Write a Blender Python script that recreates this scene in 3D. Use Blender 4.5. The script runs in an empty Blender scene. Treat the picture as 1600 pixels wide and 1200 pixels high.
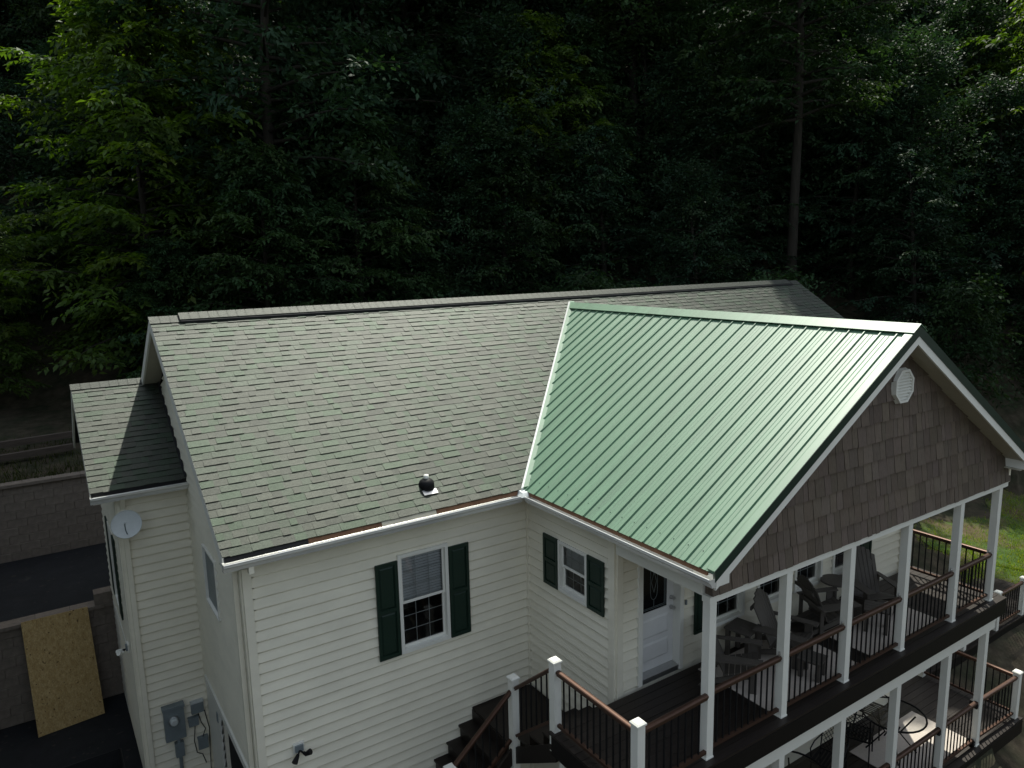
import bpy, bmesh, math, random
import numpy as np
from mathutils import Vector, Matrix
random.seed(7); rng = np.random.default_rng(11)
R = math.radians
scene = bpy.context.scene
col = scene.collection

# ------------------------------------------------------------------ camera
CAM = Vector((-6.2778, -9.2124, 6.0644)); YAW, PITCH, ROLL, FPX = 0.5807, -0.1706, -0.0221, 1149.16
fw = Vector((math.sin(YAW)*math.cos(PITCH), math.cos(YAW)*math.cos(PITCH), math.sin(PITCH)))
r0 = Vector((math.cos(YAW), -math.sin(YAW), 0)); u0 = r0.cross(fw)
rt = r0*math.cos(ROLL) + u0*math.sin(ROLL); up = -r0*math.sin(ROLL) + u0*math.cos(ROLL)
cd = bpy.data.cameras.new('camera'); cam = bpy.data.objects.new('camera', cd); col.objects.link(cam)
cd.sensor_fit = 'HORIZONTAL'; cd.sensor_width = 36; cd.lens = FPX/1600*36; cd.clip_end = 600; cd.clip_start = .1
m = Matrix((rt, up, -fw)).transposed().to_4x4(); m.translation = CAM; cam.matrix_world = m
scene.camera = cam

# ------------------------------------------------------------------ sky, sun, exposure
SUN = Vector((.68, .73, 1.757)).normalized()
w = bpy.data.worlds.new('World'); scene.world = w; w.use_nodes = True
nt = w.node_tree; bg = nt.nodes['Background']
sk = nt.nodes.new('ShaderNodeTexSky'); sk.sky_type = 'NISHITA'; sk.sun_disc = False
sk.sun_elevation = math.asin(SUN.z); sk.sun_rotation = math.atan2(SUN.x, SUN.y)
hs = nt.nodes.new('ShaderNodeHueSaturation'); hs.inputs['Saturation'].default_value = .55      # hazy summer sky
nt.links.new(sk.outputs[0], hs.inputs['Color']); nt.links.new(hs.outputs[0], bg.inputs[0]); bg.inputs[1].default_value = .14
sk.dust_density = 1.2; sk.ozone_density = .8
sd = bpy.data.lights.new('sun', 'SUN'); sd.energy = 3.05; sd.angle = R(.53); sd.color = (1, .985, .95)
so = bpy.data.objects.new('sun', sd); col.objects.link(so); so.location = (20, 20, 50)
so.rotation_euler = (-SUN).to_track_quat('-Z', 'Y').to_euler()
vs = scene.view_settings; vs.view_transform = 'Standard'; vs.look = 'None'; vs.exposure = .86; vs.gamma = 1; vs.use_curve_mapping = False
vs.use_white_balance = True; vs.white_balance_temperature = 6900; vs.white_balance_tint = 4   # the photograph is balanced for the shade

# ------------------------------------------------------------------ materials
def mat(name, c, rough=.6, spec=.5, metal=0., noise=0., nscale=8., bump=0., bscale=60., tint=False, c2=None, stretch=None, objrand=0., trans=None, coat=0., stint=None):
    """Principled surface with procedural colour variation (noise), fine relief (bump) and per-piece tint attribute."""
    M = bpy.data.materials.new(name); M.use_nodes = True; t = M.node_tree; N = t.nodes; L = t.links
    b = N['Principled BSDF']; b.inputs['Roughness'].default_value = rough; b.inputs['Metallic'].default_value = metal
    b.inputs['Specular IOR Level'].default_value = spec
    tc = N.new('ShaderNodeTexCoord'); vec = tc.outputs['Object']
    if stretch:
        mp = N.new('ShaderNodeMapping'); mp.inputs['Scale'].default_value = stretch; L.new(vec, mp.inputs[0]); vec = mp.outputs[0]
    rgb = N.new('ShaderNodeRGB'); rgb.outputs[0].default_value = (*c, 1); out = rgb.outputs[0]
    if c2:
        n1 = N.new('ShaderNodeTexNoise'); n1.inputs['Scale'].default_value = nscale*.35; n1.inputs['Detail'].default_value = 6; L.new(vec, n1.inputs['Vector'])
        rp = N.new('ShaderNodeMapRange'); rp.inputs[1].default_value = .38; rp.inputs[2].default_value = .62; L.new(n1.outputs[0], rp.inputs[0])
        mx = N.new('ShaderNodeMix'); mx.data_type = 'RGBA'; L.new(rp.outputs[0], mx.inputs[0]); L.new(out, mx.inputs[6]); mx.inputs[7].default_value = (*c2, 1); out = mx.outputs[2]
    if tint:
        a = N.new('ShaderNodeAttribute'); a.attribute_name = 'tint'
        mx = N.new('ShaderNodeMix'); mx.data_type = 'RGBA'; mx.blend_type = 'MULTIPLY'; mx.inputs[0].default_value = 1
        L.new(out, mx.inputs[6]); L.new(a.outputs['Color'], mx.inputs[7]); out = mx.outputs[2]
    val = None
    if noise:
        n2 = N.new('ShaderNodeTexNoise'); n2.inputs['Scale'].default_value = nscale; n2.inputs['Detail'].default_value = 8; n2.inputs['Roughness'].default_value = .65; L.new(vec, n2.inputs['Vector'])
        mr = N.new('ShaderNodeMapRange'); mr.inputs[1].default_value = .25; mr.inputs[2].default_value = .75; mr.inputs[3].default_value = 1-noise; mr.inputs[4].default_value = 1+noise; L.new(n2.outputs[0], mr.inputs[0]); val = mr.outputs[0]
    if objrand:
        oi = N.new('ShaderNodeObjectInfo'); mr = N.new('ShaderNodeMapRange'); mr.inputs[3].default_value = 1-objrand; mr.inputs[4].default_value = 1+objrand; L.new(oi.outputs['Random'], mr.inputs[0])
        if val is None: val = mr.outputs[0]
        else:
            mm = N.new('ShaderNodeMath'); mm.operation = 'MULTIPLY'; L.new(val, mm.inputs[0]); L.new(mr.outputs[0], mm.inputs[1]); val = mm.outputs[0]
    if val is not None:
        vm = N.new('ShaderNodeVectorMath'); vm.operation = 'SCALE'; L.new(out, vm.inputs[0]); L.new(val, vm.inputs['Scale']); out = vm.outputs[0]
    L.new(out, b.inputs['Base Color'])
    if stint:                                               # mineral granules and composite wood: coloured surface reflection
        vm = N.new('ShaderNodeVectorMath'); vm.operation = 'MULTIPLY'; L.new(out, vm.inputs[0]); vm.inputs[1].default_value = stint; L.new(vm.outputs[0], b.inputs['Specular Tint'])
    if bump:
        n3 = N.new('ShaderNodeTexNoise'); n3.inputs['Scale'].default_value = bscale; n3.inputs['Detail'].default_value = 4; L.new(vec, n3.inputs['Vector'])
        bp = N.new('ShaderNodeBump'); bp.inputs['Strength'].default_value = bump; bp.inputs['Distance'].default_value = .01; L.new(n3.outputs[0], bp.inputs['Height']); L.new(bp.outputs[0], b.inputs['Normal'])
    if trans:
        tr = N.new('ShaderNodeBsdfTranslucent'); ms = N.new('ShaderNodeMixShader'); ms.inputs[0].default_value = trans[1]
        vm = N.new('ShaderNodeVectorMath'); vm.operation = 'MULTIPLY'; L.new(out, vm.inputs[0]); vm.inputs[1].default_value = trans[0]; L.new(vm.outputs[0], tr.inputs[0])
        o = N['Material Output']; L.new(b.outputs[0], ms.inputs[1]); L.new(tr.outputs[0], ms.inputs[2]); L.new(ms.outputs[0], o.inputs[0])
    if coat: b.inputs['Coat Weight'].default_value = coat; b.inputs['Coat Roughness'].default_value = .42
    return M
SIDING = mat('cream_vinyl', (.80, .757, .63), .55, .35, noise=.09, nscale=1.4, bump=.12, bscale=6, stretch=(1, 1, 2))
TRIM = mat('white_trim', (.78, .77, .71), .5, .4, noise=.04, nscale=4)
TAN = mat('tan_soffit', (.46, .43, .35), .6, .3, noise=.05)
GUTTER = mat('gutter_white', (.72, .72, .70), .2, .6, metal=.3, noise=.08, nscale=6)
SHINGLE = mat('asphalt_shingle', (.0285, .0325, .0270), .5, 1.0, noise=.30, nscale=55, bump=.5, bscale=160, tint=True, stint=(11.2, 10.6, 11.4))
METAL = mat('green_metal', (.078, .176, .099), .49, 1.0, metal=.0, coat=.25, noise=.24, nscale=2.2, bump=.10, bscale=5, stretch=(.35, 3, .35))
DKGREEN = mat('dark_green_trim', (.008, .028, .021), .4, .5, noise=.1)
SHUTTER = mat('green_shutter', (.0085, .026, .017), .5, .4, noise=.12, nscale=5, bump=.08, bscale=40)
SHAKE = mat('brown_shake', (.142, .114, .094), .8, .12, noise=.22, nscale=9, bump=.4, bscale=50, tint=True, stretch=(6, 6, 1))
DECK = mat('deck_board', (.0095, .0072, .0064), .48, .5, noise=.2, nscale=7, stretch=(.4, 6, 1), objrand=.15, bump=.1, stint=(95, 112, 118))
DECKF = mat('deck_fascia', (.0075, .0062, .0056), .6, .2, noise=.2, nscale=5)
RAIL = mat('brown_rail', (.030, .0165, .0115), .47, .8, noise=.15, nscale=5, stint=(33, 36, 40))
BLACK = mat('black_metal', (.008, .008, .009), .6, .2, noise=.1)
GLASS = mat('window_glass', (.006, .007, .008), .12, .3, noise=.1, nscale=1)
BLIND = mat('white_blind', (.72, .74, .75), .6, .3, noise=.05)
ROOM = mat('room_dark', (.06, .06, .058), .8, .2, noise=.2, nscale=1)
DOORM = mat('door_white', (.74, .74, .74), .45, .4, noise=.03)
WOODF = mat('bare_fascia', (.15, .08, .047), .75, .2, noise=.35, nscale=6, stretch=(1, 1, 1))
FELT = mat('black_felt', (.02, .02, .021), .8, .2, noise=.3)
GREYM = mat('grey_metal', (.20, .235, .25), .45, .5, metal=.2, noise=.12, nscale=6)
DISHM = mat('dish_grey', (.50, .53, .53), .45, .4, noise=.06)
STEEL = mat('steel', (.5, .5, .5), .3, .5, metal=.9, noise=.1)
OSB = mat('osb', (.43, .31, .145), .75, .25, noise=.45, nscale=38, c2=(.34, .23, .095), bump=.2, bscale=45, stretch=(1.6, 1, .8))
BLOCK = mat('wall_block', (.170, .143, .12), .9, .15, noise=.25, nscale=9, objrand=.05, bump=.5, bscale=35)
ASPH = mat('asphalt', (.011, .012, .014), .85, .25, noise=.35, nscale=3, bump=.3, bscale=120)
SOIL = mat('leaf_litter', (.055, .045, .032), .95, .1, noise=.5, nscale=4, c2=(.028, .03, .018), bump=.8, bscale=14)
GRASSG = mat('lawn_ground', (.05, .085, .022), .95, .1, noise=.5, nscale=3, c2=(.09, .07, .04), bump=.6, bscale=20)
GRASS = mat('grass_blade', (.19, .28, .035), .6, .3, tint=True, noise=.2, nscale=2, trans=((1.3, 1.3, .8), .4))
ADIR = mat('chair_grey', (.095, .084, .074), .6, .3, noise=.15, nscale=12, stretch=(3, 3, 1))
RUG = mat('rug', (.52, .46, .41), .95, .1, noise=.1, nscale=30, bump=.4, bscale=120)
BARK = mat('bark', (.026, .023, .019), .9, .15, noise=.4, nscale=9, stretch=(1, 1, .25), bump=.8, bscale=18)
TIMBER = mat('timber', (.07, .056, .046), .85, .2, noise=.3, nscale=6, stretch=(.4, 3, 3))
TT = (1.25, 1.4, .6)
LEAF = mat('leaf_mid', (.026, .056, .025), .55, .12, tint=True, objrand=.25, trans=(TT, .32))
LEAFY = mat('leaf_yellowgreen', (.050, .095, .018), .55, .3, tint=True, objrand=.08, trans=((1.7, 1.8, .5), .45))
LEAFB = mat('leaf_bluegreen', (.022, .049, .029), .55, .12, tint=True, objrand=.25, trans=(TT, .28))

def flecks(M, dark, scale, thr):
    """small dark chips scattered in a board"""
    t = M.node_tree; N = t.nodes; L = t.links; b = N['Principled BSDF']; src = b.inputs['Base Color'].links[0].from_socket
    tc = N.new('ShaderNodeTexCoord'); n = N.new('ShaderNodeTexNoise'); n.inputs['Scale'].default_value = scale; n.inputs['Detail'].default_value = 1; L.new(tc.outputs['Object'], n.inputs['Vector'])
    r = N.new('ShaderNodeMapRange'); r.inputs[1].default_value = thr; r.inputs[2].default_value = thr+.03; L.new(n.outputs[0], r.inputs[0])
    m = N.new('ShaderNodeMix'); m.data_type = 'RGBA'; L.new(r.outputs[0], m.inputs[0]); L.new(src, m.inputs[6]); m.inputs[7].default_value = (*dark, 1); L.new(m.outputs[2], b.inputs['Base Color'])
flecks(OSB, (.13, .08, .035), 16, .70); flecks(ASPH, (.03, .028, .024), 9, .70)

# ------------------------------------------------------------------ mesh helpers
WL = {}                                                     # world offset of translated-only parents
class MB:
    """collects faces; fn maps (u,v,w) to space"""
    def __init__(s, fn=None): s.v = []; s.f = []; s.c = []; s.fn = fn
    def pts(s, P):
        n = len(s.v)
        s.v += [tuple(s.fn(*p)) if s.fn else tuple(p) for p in P]; return n
    def face(s, P, c=None):
        n = s.pts(P); s.f.append(tuple(range(n, n+len(P)))); s.c.append(c or (1, 1, 1)); return s
    def hexa(s, B, T, c=None):
        n = s.pts(list(B)+list(T)); k = len(B)
        s.f.append(tuple(n+i for i in reversed(range(k)))); s.f.append(tuple(n+k+i for i in range(k)))
        for i in range(k): j = (i+1) % k; s.f.append((n+i, n+j, n+k+j, n+k+i))
        s.c += [c or (1, 1, 1)]*(k+2); return s
    def box(s, x0, x1, y0, y1, z0, z1, c=None):
        return s.hexa([(x0, y0, z0), (x1, y0, z0), (x1, y1, z0), (x0, y1, z0)], [(x0, y0, z1), (x1, y0, z1), (x1, y1, z1), (x0, y1, z1)], c)
    def tube(s, P, r, n=6, cap=True):
        P = [Vector(p) for p in P]; rs = r if isinstance(r, (list, tuple)) else [r]*len(P); rings = []
        for i, p in enumerate(P):
            d = (P[min(i+1, len(P)-1)]-P[max(i-1, 0)]).normalized()
            a = d.orthogonal().normalized() if i == 0 else (a-d*a.dot(d)).normalized()
            b = d.cross(a); rings.append(s.pts([p+(a*math.cos(2*math.pi*k/n)+b*math.sin(2*math.pi*k/n))*rs[i] for k in range(n)]))
        for i in range(len(P)-1):
            for k in range(n):
                j = (k+1) % n; s.f.append((rings[i]+k, rings[i]+j, rings[i+1]+j, rings[i+1]+k)); s.c.append((1, 1, 1))
        if cap:
            s.f.append(tuple(rings[0]+k for k in reversed(range(n)))); s.f.append(tuple(rings[-1]+k for k in range(n))); s.c += [(1, 1, 1)]*2
        return s
    def bar(s, a, b, wd, ht):
        """square-section bar from a to b, wd across, ht upright"""
        a = Vector(a); b = Vector(b); d = (b-a).normalized(); sd_ = d.cross(Vector((0, 0, 1)))
        if sd_.length < 1e-4: sd_ = Vector((1, 0, 0))
        sd_.normalize(); n_ = sd_.cross(d); h = sd_*wd/2; k = n_*ht/2
        return s.hexa([a-h-k, a+h-k, a+h+k, a-h+k], [b-h-k, b+h-k, b+h+k, b-h+k])
    def mesh(s, name, m, smooth=False, fix=True, tint=False):
        me = bpy.data.meshes.new(name); me.from_pydata(s.v, [], s.f)
        if tint:
            at = me.attributes.new('tint', 'FLOAT_COLOR', 'FACE')
            at.data.foreach_set('color', np.array([(*c, 1) for c in s.c], 'f').ravel())
        if fix:
            bm = bmesh.new(); bm.from_mesh(me); bmesh.ops.recalc_face_normals(bm, faces=bm.faces); bm.to_mesh(me); bm.free()
        me.materials.append(m)
        if smooth: me.polygons.foreach_set('use_smooth', [True]*len(me.polygons))
        return me
    def build(s, name, m, parent=None, **k): return link(name, s.mesh(name, m, **k), parent)
def link(name, me, parent=None, loc=(0, 0, 0), local=False):
    o = bpy.data.objects.new(name, me); col.objects.link(o); loc = Vector(loc)
    if parent is not None:
        o.parent = parent; o.location = loc if local or parent.name not in WL else loc-WL[parent.name]
    else: o.location = loc
    if parent is None or parent.name in WL: WL[o.name] = loc
    return o
def tag(o, label=None, cat=None, group=None, kind=None):
    for k, v in (('label', label), ('category', cat), ('group', group), ('kind', kind)):
        if v: o[k] = v
    return o
def empty(name, loc, rz=0, free=False):
    o = bpy.data.objects.new(name, None); col.objects.link(o); o.location = loc; o.rotation_euler.z = rz; o.empty_display_size = .2
    if not free: WL[o.name] = Vector(loc)
    return o
def copy_tree(o, parent=None):
    c = o.copy(); col.objects.link(c); c.parent = parent
    for ch in o.children: copy_tree(ch, c)
    return c
def front(c): return lambda u, v, w: (u, c-w, v)            # a wall facing -Y at y=c
def left(c): return lambda u, v, w: (c-w, -u, v)            # a wall facing -X at x=c, u = -y

# ------------------------------------------------------------------ house dimensions
GZ = -2.85                                                  # driveway level
XL, XR, YB = -4.36, 11.45, 7.42                             # main walls
D, ZR, SM = 3.71, 5.23, .637                                # main ridge y, height, slope
RX0, RX1 = -4.66, 11.80                                     # rakes
EY = -.38                                                   # main eave edge
WX, ZW, SW = 3.55, 5.03, .626                               # wing ridge x, height, slope
EX = -.29; WY0 = -4.08                                      # wing eave edge, gable overhang
WR = 7.23                                                   # wing right wall
PY, PB = -3.70, -2.10                                       # porch post line, porch back wall
BX, BY, BR, BZR = -5.40, 3.65, 5.60, 4.02                   # bump: left wall, front wall, ridge
zm = lambda y: ZR-SM*abs(D-y)
zw = lambda x: ZW-SW*abs(WX-x)
zb = lambda y: BZR-SM*abs(BR-y)
xv = lambda y: WX-(ZW-zm(y))/SW                             # valley
house = empty('house', (0, 0, GZ))
tag(house, 'cream sided house with green shingle roof, green metal roofed wing and two porch decks', 'house')

# ------------------------------------------------------------------ walls and siding
EXPO = .1485
def cells(us, vs_, ops):
    for a0, a1 in zip(us, us[1:]):
        for b0, b1 in zip(vs_, vs_[1:]):
            cu, cv = (a0+a1)/2, (b0+b1)/2
            if not any(o[0] < cu < o[1] and o[2] < cv < o[3] for o in ops): yield a0, a1, b0, b1
def wall(fn, u0, u1, v0, v1, ops=(), top=None, boards=True, zoff=.06, inset=(.09, .09)):
    """solid wall with openings, clad course by course; top(u) limits a gable"""
    us = sorted({u0, u1, *[o[0] for o in ops], *[o[1] for o in ops]}); vv = sorted({v0, v1, *[o[2] for o in ops], *[o[3] for o in ops]})
    mb = MB(fn)
    for a0, a1, b0, b1 in cells(us, vv, ops): mb.box(a0, a1, b0, b1, -.12, 0)
    if top:                                                 # gable triangle above v1
        um = (u0+u1)/2; mb.hexa([(u0, v1, -.12), (u1, v1, -.12), (um, top(um), -.12)], [(u0, v1, 0), (u1, v1, 0), (um, top(um), 0)])
    wl = mb.build('wall', SIDING, house)
    if not boards: return wl
    k = math.floor((v0-zoff)/EXPO); vmax = top((u0+u1)/2) if top else v1
    def rng_at(v):
        if not top or v <= v1: return u0+inset[0], u1-inset[1]
        um = (u0+u1)/2; f = max(0, (vmax-v)/(vmax-v1)); return um-(um-u0)*f, um+(u1-um)*f
    while True:
        b, t = zoff+k*EXPO, zoff+(k+1)*EXPO; k += 1
        if t <= v0: continue
        if b >= vmax: break
        b_, t_ = max(b, v0), min(t, vmax)
        (l0, r0_), (l1, r1_) = rng_at(b_), rng_at(t_)
        if r0_-l0 < .05: continue
        pieces = [(b_, t_, l0, r0_, l1, r1_)]
        for o in ops:
            new = []
            for (pb, pt, a, c_, a1, c1) in pieces:
                if o[3] <= pb or o[2] >= pt or o[1] <= a or o[0] >= c_: new.append((pb, pt, a, c_, a1, c1)); continue
                ob, ot = max(pb, o[2]), min(pt, o[3])
                if ob > pb+.004: new.append((pb, ob, max(a, o[0]), min(c_, o[1]), max(a, o[0]), min(c_, o[1])))
                if ot < pt-.004: new.append((ot, pt, max(a, o[0]), min(c_, o[1]), max(a, o[0]), min(c_, o[1])))
                if o[0] > a+.01: new.append((pb, pt, a, o[0], a1, o[0]))
                if o[1] < c_-.01: new.append((pb, pt, o[1], c_, o[1], c1))
            pieces = new
        wob = random.uniform(-.0012, .0012)
        for (pb, pt, a, c_, a1, c1) in pieces:
            if abs(pt-t) < 1e-6 and pt-pb > .06: pt -= .022                 # shadow gap under the lap above
            g = lambda v: .002+(t-v)/EXPO*.036
            if c_-a > 2.2 and a == a1 and c_ == c1:                          # vinyl runs are lapped end to end
                cut = a+random.uniform(.3, .7)*(c_-a); segs = [(a, cut+.004, .0016), (cut, c_, 0)]
            else: segs = None
            if segs:
                for a_, e_, dw in segs:
                    A, B = g(pb)+wob+dw, g(pt)+wob+dw; MB(fn).hexa([(a_, pb, .0005+dw*.3), (e_, pb, .0005+dw*.3), (e_, pb+.006, A), (a_, pb+.006, A)], [(a_, pt, .0005+dw*.3), (e_, pt, .0005+dw*.3), (e_, pt, B), (a_, pt, B)]).build('siding_board', SIDING, wl)
                continue
            q = MB(fn); A, B = g(pb)+wob, g(pt)+wob; vm_ = pb+(pt-pb)*.12
            q.hexa([(a, pb, .0005), (c_, pb, .0005), (c_, pb+.006, A), (a, pb+.006, A)], [(a1, pt, .0005), (c1, pt, .0005), (c1, pt, B), (a1, pt, B)])
            q.build('siding_board', SIDING, wl)
    return wl
def trim(name, fn, u0, u1, v0, v1, w0, w1, m=TRIM, parent=None):
    if name.endswith('corner_trim'): m = SIDING
    return MB(fn).box(u0, u1, v0, v1, w0, w1).build(name, m, parent or house)
def room(fn, u0, u1, v0, v1, d=1.2):
    q = MB(fn)
    P = [(u0, v0), (u1, v0), (u1, v1), (u0, v1)]
    for i in range(4):
        a, b = P[i], P[(i+1) % 4]; q.face([(a[0], a[1], -.122), (b[0], b[1], -.122), (b[0], b[1], -d), (a[0], a[1], -d)])
    q.face([(u, v, -d) for u, v in P]); q.build('room_interior', ROOM, house, fix=False)
def window(fn, u0, u1, v0, v1, cols=3, rows=3, blind=True, fr=.05, mid=None):
    """double-hung window; opening = outline minus frame"""
    W_ = empty('window', (0, 0, GZ)); W_.parent = house; W_.location = (0, 0, 0)
    q = MB(fn); q.box(u0, u0+fr, v0, v1, -.10, .052); q.box(u1-fr, u1, v0, v1, -.10, .052); q.box(u0+fr, u1-fr, v1-fr, v1, -.10, .052); q.box(u0+fr, u1-fr, v0, v0+fr, -.10, .058)
    q.build('frame', TRIM, W_)
    a0, a1, b0, b1 = u0+fr, u1-fr, v0+fr, v1-fr; mid = mid or (b0+b1)/2
    for nm, c0, c1, w_ in (('upper_sash', mid-.015, b1, .005), ('lower_sash', b0, mid+.015, -.028)):
        s_ = .03; q = MB(fn)
        q.box(a0, a0+s_, c0, c1, w_-.025, w_); q.box(a1-s_, a1, c0, c1, w_-.025, w_); q.box(a0+s_, a1-s_, c1-s_, c1, w_-.025, w_); q.box(a0+s_, a1-s_, c0, c0+s_+.008, w_-.025, w_)
        S_ = q.build(nm, TRIM, W_)
        MB(fn).face([(a0+s_, c0+s_, w_-.015), (a1-s_, c0+s_, w_-.015), (a1-s_, c1-s_, w_-.015), (a0+s_, c1-s_, w_-.015)]).build('pane', GLASSP, W_, fix=False)
        q = MB(fn)
        for i in range(1, cols): x = a0+s_+(a1-a0-2*s_)*i/cols; q.box(x-.0045, x+.0045, c0+s_, c1-s_, w_-.0245, w_-.0195)
        for i in range(1, rows): z = c0+s_+(c1-c0-2*s_)*i/rows; q.box(a0+s_, a1-s_, z-.0045, z+.0045, w_-.024, w_-.019)
        q.build('grille', DISHM, W_)
    if blind:
        q = MB(fn); z = b1-.03
        while z > mid-.02: q.hexa([(a0+.02, z-.014, -.055), (a1-.02, z-.014, -.055), (a1-.02, z-.011, -.055), (a0+.02, z-.011, -.055)], [(a0+.02, z+.009, -.080), (a1-.02, z+.009, -.080), (a1-.02, z+.012, -.080), (a0+.02, z+.012, -.080)]); z -= .042
        q.build('blind', BLIND, W_)
    room(fn, u0+.01, u1-.01, v0+.01, v1-.01)
    return W_
# clear panes that both reflect the sky and show the blind or the dark room behind
GLASSP = bpy.data.materials.new('clear_pane'); GLASSP.use_nodes = True
_t = GLASSP.node_tree; _n = _t.nodes; _n.remove(_n['Principled BSDF'])
_g = _n.new('ShaderNodeBsdfGlossy'); _g.inputs['Roughness'].default_value = .03; _tr = _n.new('ShaderNodeBsdfTransparent'); _tr.inputs[0].default_value = (.88, .90, .91, 1)
_f = _n.new('ShaderNodeFresnel'); _f.inputs[0].default_value = 1.6; _m = _n.new('ShaderNodeMixShader')
_t.links.new(_f.outputs[0], _m.inputs[0]); _t.links.new(_tr.outputs[0], _m.inputs[1]); _t.links.new(_g.outputs[0], _m.inputs[2]); _t.links.new(_m.outputs[0], _n['Material Output'].inputs[0])
def shutter(fn, u0, u1, v0, v1):
    b = .045; q = MB(fn); mid = (v0+v1)/2
    q.box(u0, u0+b, v0, v1, .034, .062); q.box(u1-b, u1, v0, v1, .034, .062)
    for a, c in ((v0, v0+b+.01), (mid-.028, mid+.028), (v1-b-.01, v1)): q.box(u0+b, u1-b, a, c, .034, .062)
    s = q.build('shutter', SHUTTER, house)
    for a, c in ((v0+b+.01, mid-.028), (mid+.028, v1-b-.01)):
        q = MB(fn); x0, x1, g = u0+b, u1-b, .03
        q.box(x0, x1, a, c, .034, .042)
        q.hexa([(x0+.008, a+.008, .042), (x1-.008, a+.008, .042), (x1-.008, c-.008, .042), (x0+.008, c-.008, .042)], [(x0+g, a+g, .058), (x1-g, a+g, .058), (x1-g, c-g, .058), (x0+g, c-g, .058)])
        q.build('panel', SHUTTER, s)
F0, FP, FB, L0, LW, LB = front(0), front(PB), front(BY), left(XL), left(0), left(BX)
W1 = (-2.273, -1.466, .417, 1.931); W2 = (.862, 1.540, 1.107, 1.90)
ins = lambda w_, e=.012: (w_[0]+e, w_[1]-e, w_[2]+e, w_[3]-e)
# main front wall
wall(F0, XL, 0, GZ, 2.56, [ins(W1)], inset=(.075, .03))
trim('corner_trim', F0, XL-.022, XL+.085, GZ, 2.43, .0, .045); trim('corner_trim', L0, -.085, -.0015, GZ, 2.43, .0, .0435)
trim('inside_corner_trim', F0, -.035, .0, GZ, 2.43, .0, .047)
window(F0, *W1); shutter(F0, -2.618, -2.285, .42, 1.865); shutter(F0, -1.455, -1.12, .42, 1.865)
# wing left wall
wall(LW, .0, -PB, GZ, 2.56, [ins(W2)], inset=(.03, .09))
trim('inside_corner_trim', LW, .0265, .06, GZ, 2.43, .0, .0465)
trim('corner_trim', LW, -PB-.10, -PB+.022, -.3, 2.43, .0, .045); trim('corner_trim', FP, -.0005, .10, -.3, 2.43, .0, .0455)
window(LW, *W2, cols=3, rows=2, fr=.045); shutter(LW, .50, .855, 1.107, 1.905); shutter(LW, 1.555, 1.914, 1.107, 1.905)
# porch back wall with the door and windows
DR = (.387, 1.274, 0., 2.02)
PW = [(1.86, 2.64, .43, 1.90), (2.945, 3.70, .43, 1.90), (3.90, 4.66, .43, 1.90), (4.96, 5.70, .43, 1.90)]
wall(FP, 0, WR, -.3, 2.56, [ins(DR, .02)]+[ins(q) for q in PW], zoff=.02)
for q in PW: window(FP, *q, blind=False, fr=.055)
shutter(FP, 1.51, 1.80, .45, 1.88); shutter(FP, 5.78, 6.12, .45, 1.88)
trim('corner_trim', FP, WR-.10, WR+.022, -.3, 2.43, .0, .045)
# wall below the porch level
wall(FP, 0, WR, GZ, -.3, [], zoff=.02)
# left gable wall: window, garage opening
GW = (-2.50, -1.62, .88, 1.80); GD = (-2.42, -.42, GZ, -.98)
wall(L0, -YB, 0, GZ, 2.45, [ins(GW), GD], top=lambda u: 4.93, inset=(.02, .09))
window(L0, *GW, cols=1, rows=1, fr=.03)
MB(L0).box(GW[0]+.035, GW[1]-.035, GW[2]+.035, GW[3]-.035, .012, .016).build('window_screen', GREYM, house)
trim('garage_header_trim', L0, -3.42, -.30, -.98, -.86, .0, .06); trim('garage_jamb', L0, -3.42, -2.42, GZ, -.981, .0, .045); trim('garage_jamb', L0, -.42, -.30, GZ, -.981, .0, .045)
gd = empty('garage_door', (0, 0, GZ)); gd.parent = house; gd.location = (0, 0, 0)
for i in range(4): MB(L0).box(GD[0]+.001, GD[1]-.001, GZ+i*.4675+.004, GZ+(i+1)*.4675, -.10, -.06).build('panel', FELT, gd)
MB(L0).box(-2.62, -2.54, -1.28, -1.12, .031, .06).build('keypad', GREYM, house)
# bump-out
wall(FB, BX, XL, GZ, 2.62, [], inset=(.09, .02)); wall(LB, -YB-.1, -BY, GZ, 2.6, [(-5.95, -5.15, -.1, 1.35)], top=lambda u: 3.75, inset=(.02, .09))
trim('corner_trim', FB, BX-.022, BX+.105, GZ, 2.45, .0, .045); trim('corner_trim', LB, -BY-.105, -BY-.0015, GZ, 2.45, .0, .0435)
trim('inside_corner_trim', FB, XL-.035, XL, GZ, 2.45, .0, .047)
window(LB, -5.97, -5.13, -.12, 1.37, cols=2, rows=2); shutter(LB, -5.11, -4.78, -.12, 1.37); shutter(LB, -6.32, -5.99, -.12, 1.37)
trim('side_door', LB, -7.3, -6.4, GZ+.02, -.75, .001, .035, DOORM); trim('drip_trim', LB, -6.5, -4.6, -.60, -.55, .02, .045)
# back and right walls
MB().box(XL, XR, YB-.12, YB, GZ, 2.5).build('wall', SIDING, house)
q = MB(); q.box(XR-.12, XR, 0, YB-.121, GZ, 2.45); q.hexa([(XR-.12, 0, 2.45), (XR-.12, YB-.121, 2.45), (XR-.12, D, 4.93)], [(XR, 0, 2.45), (XR, YB-.121, 2.45), (XR, D, 4.93)]); q.build('wall', SIDING, house)
MB().box(WR-.12, WR, PB+.121, 0, GZ, 2.5).build('wall', SIDING, house); MB().box(WR, XR-.121, 0, .12, GZ, 2.5).build('wall', SIDING, house)
MB().box(BX, XL, YB-.02, YB+.1, GZ, 2.5).build('wall', SIDING, house)

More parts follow.
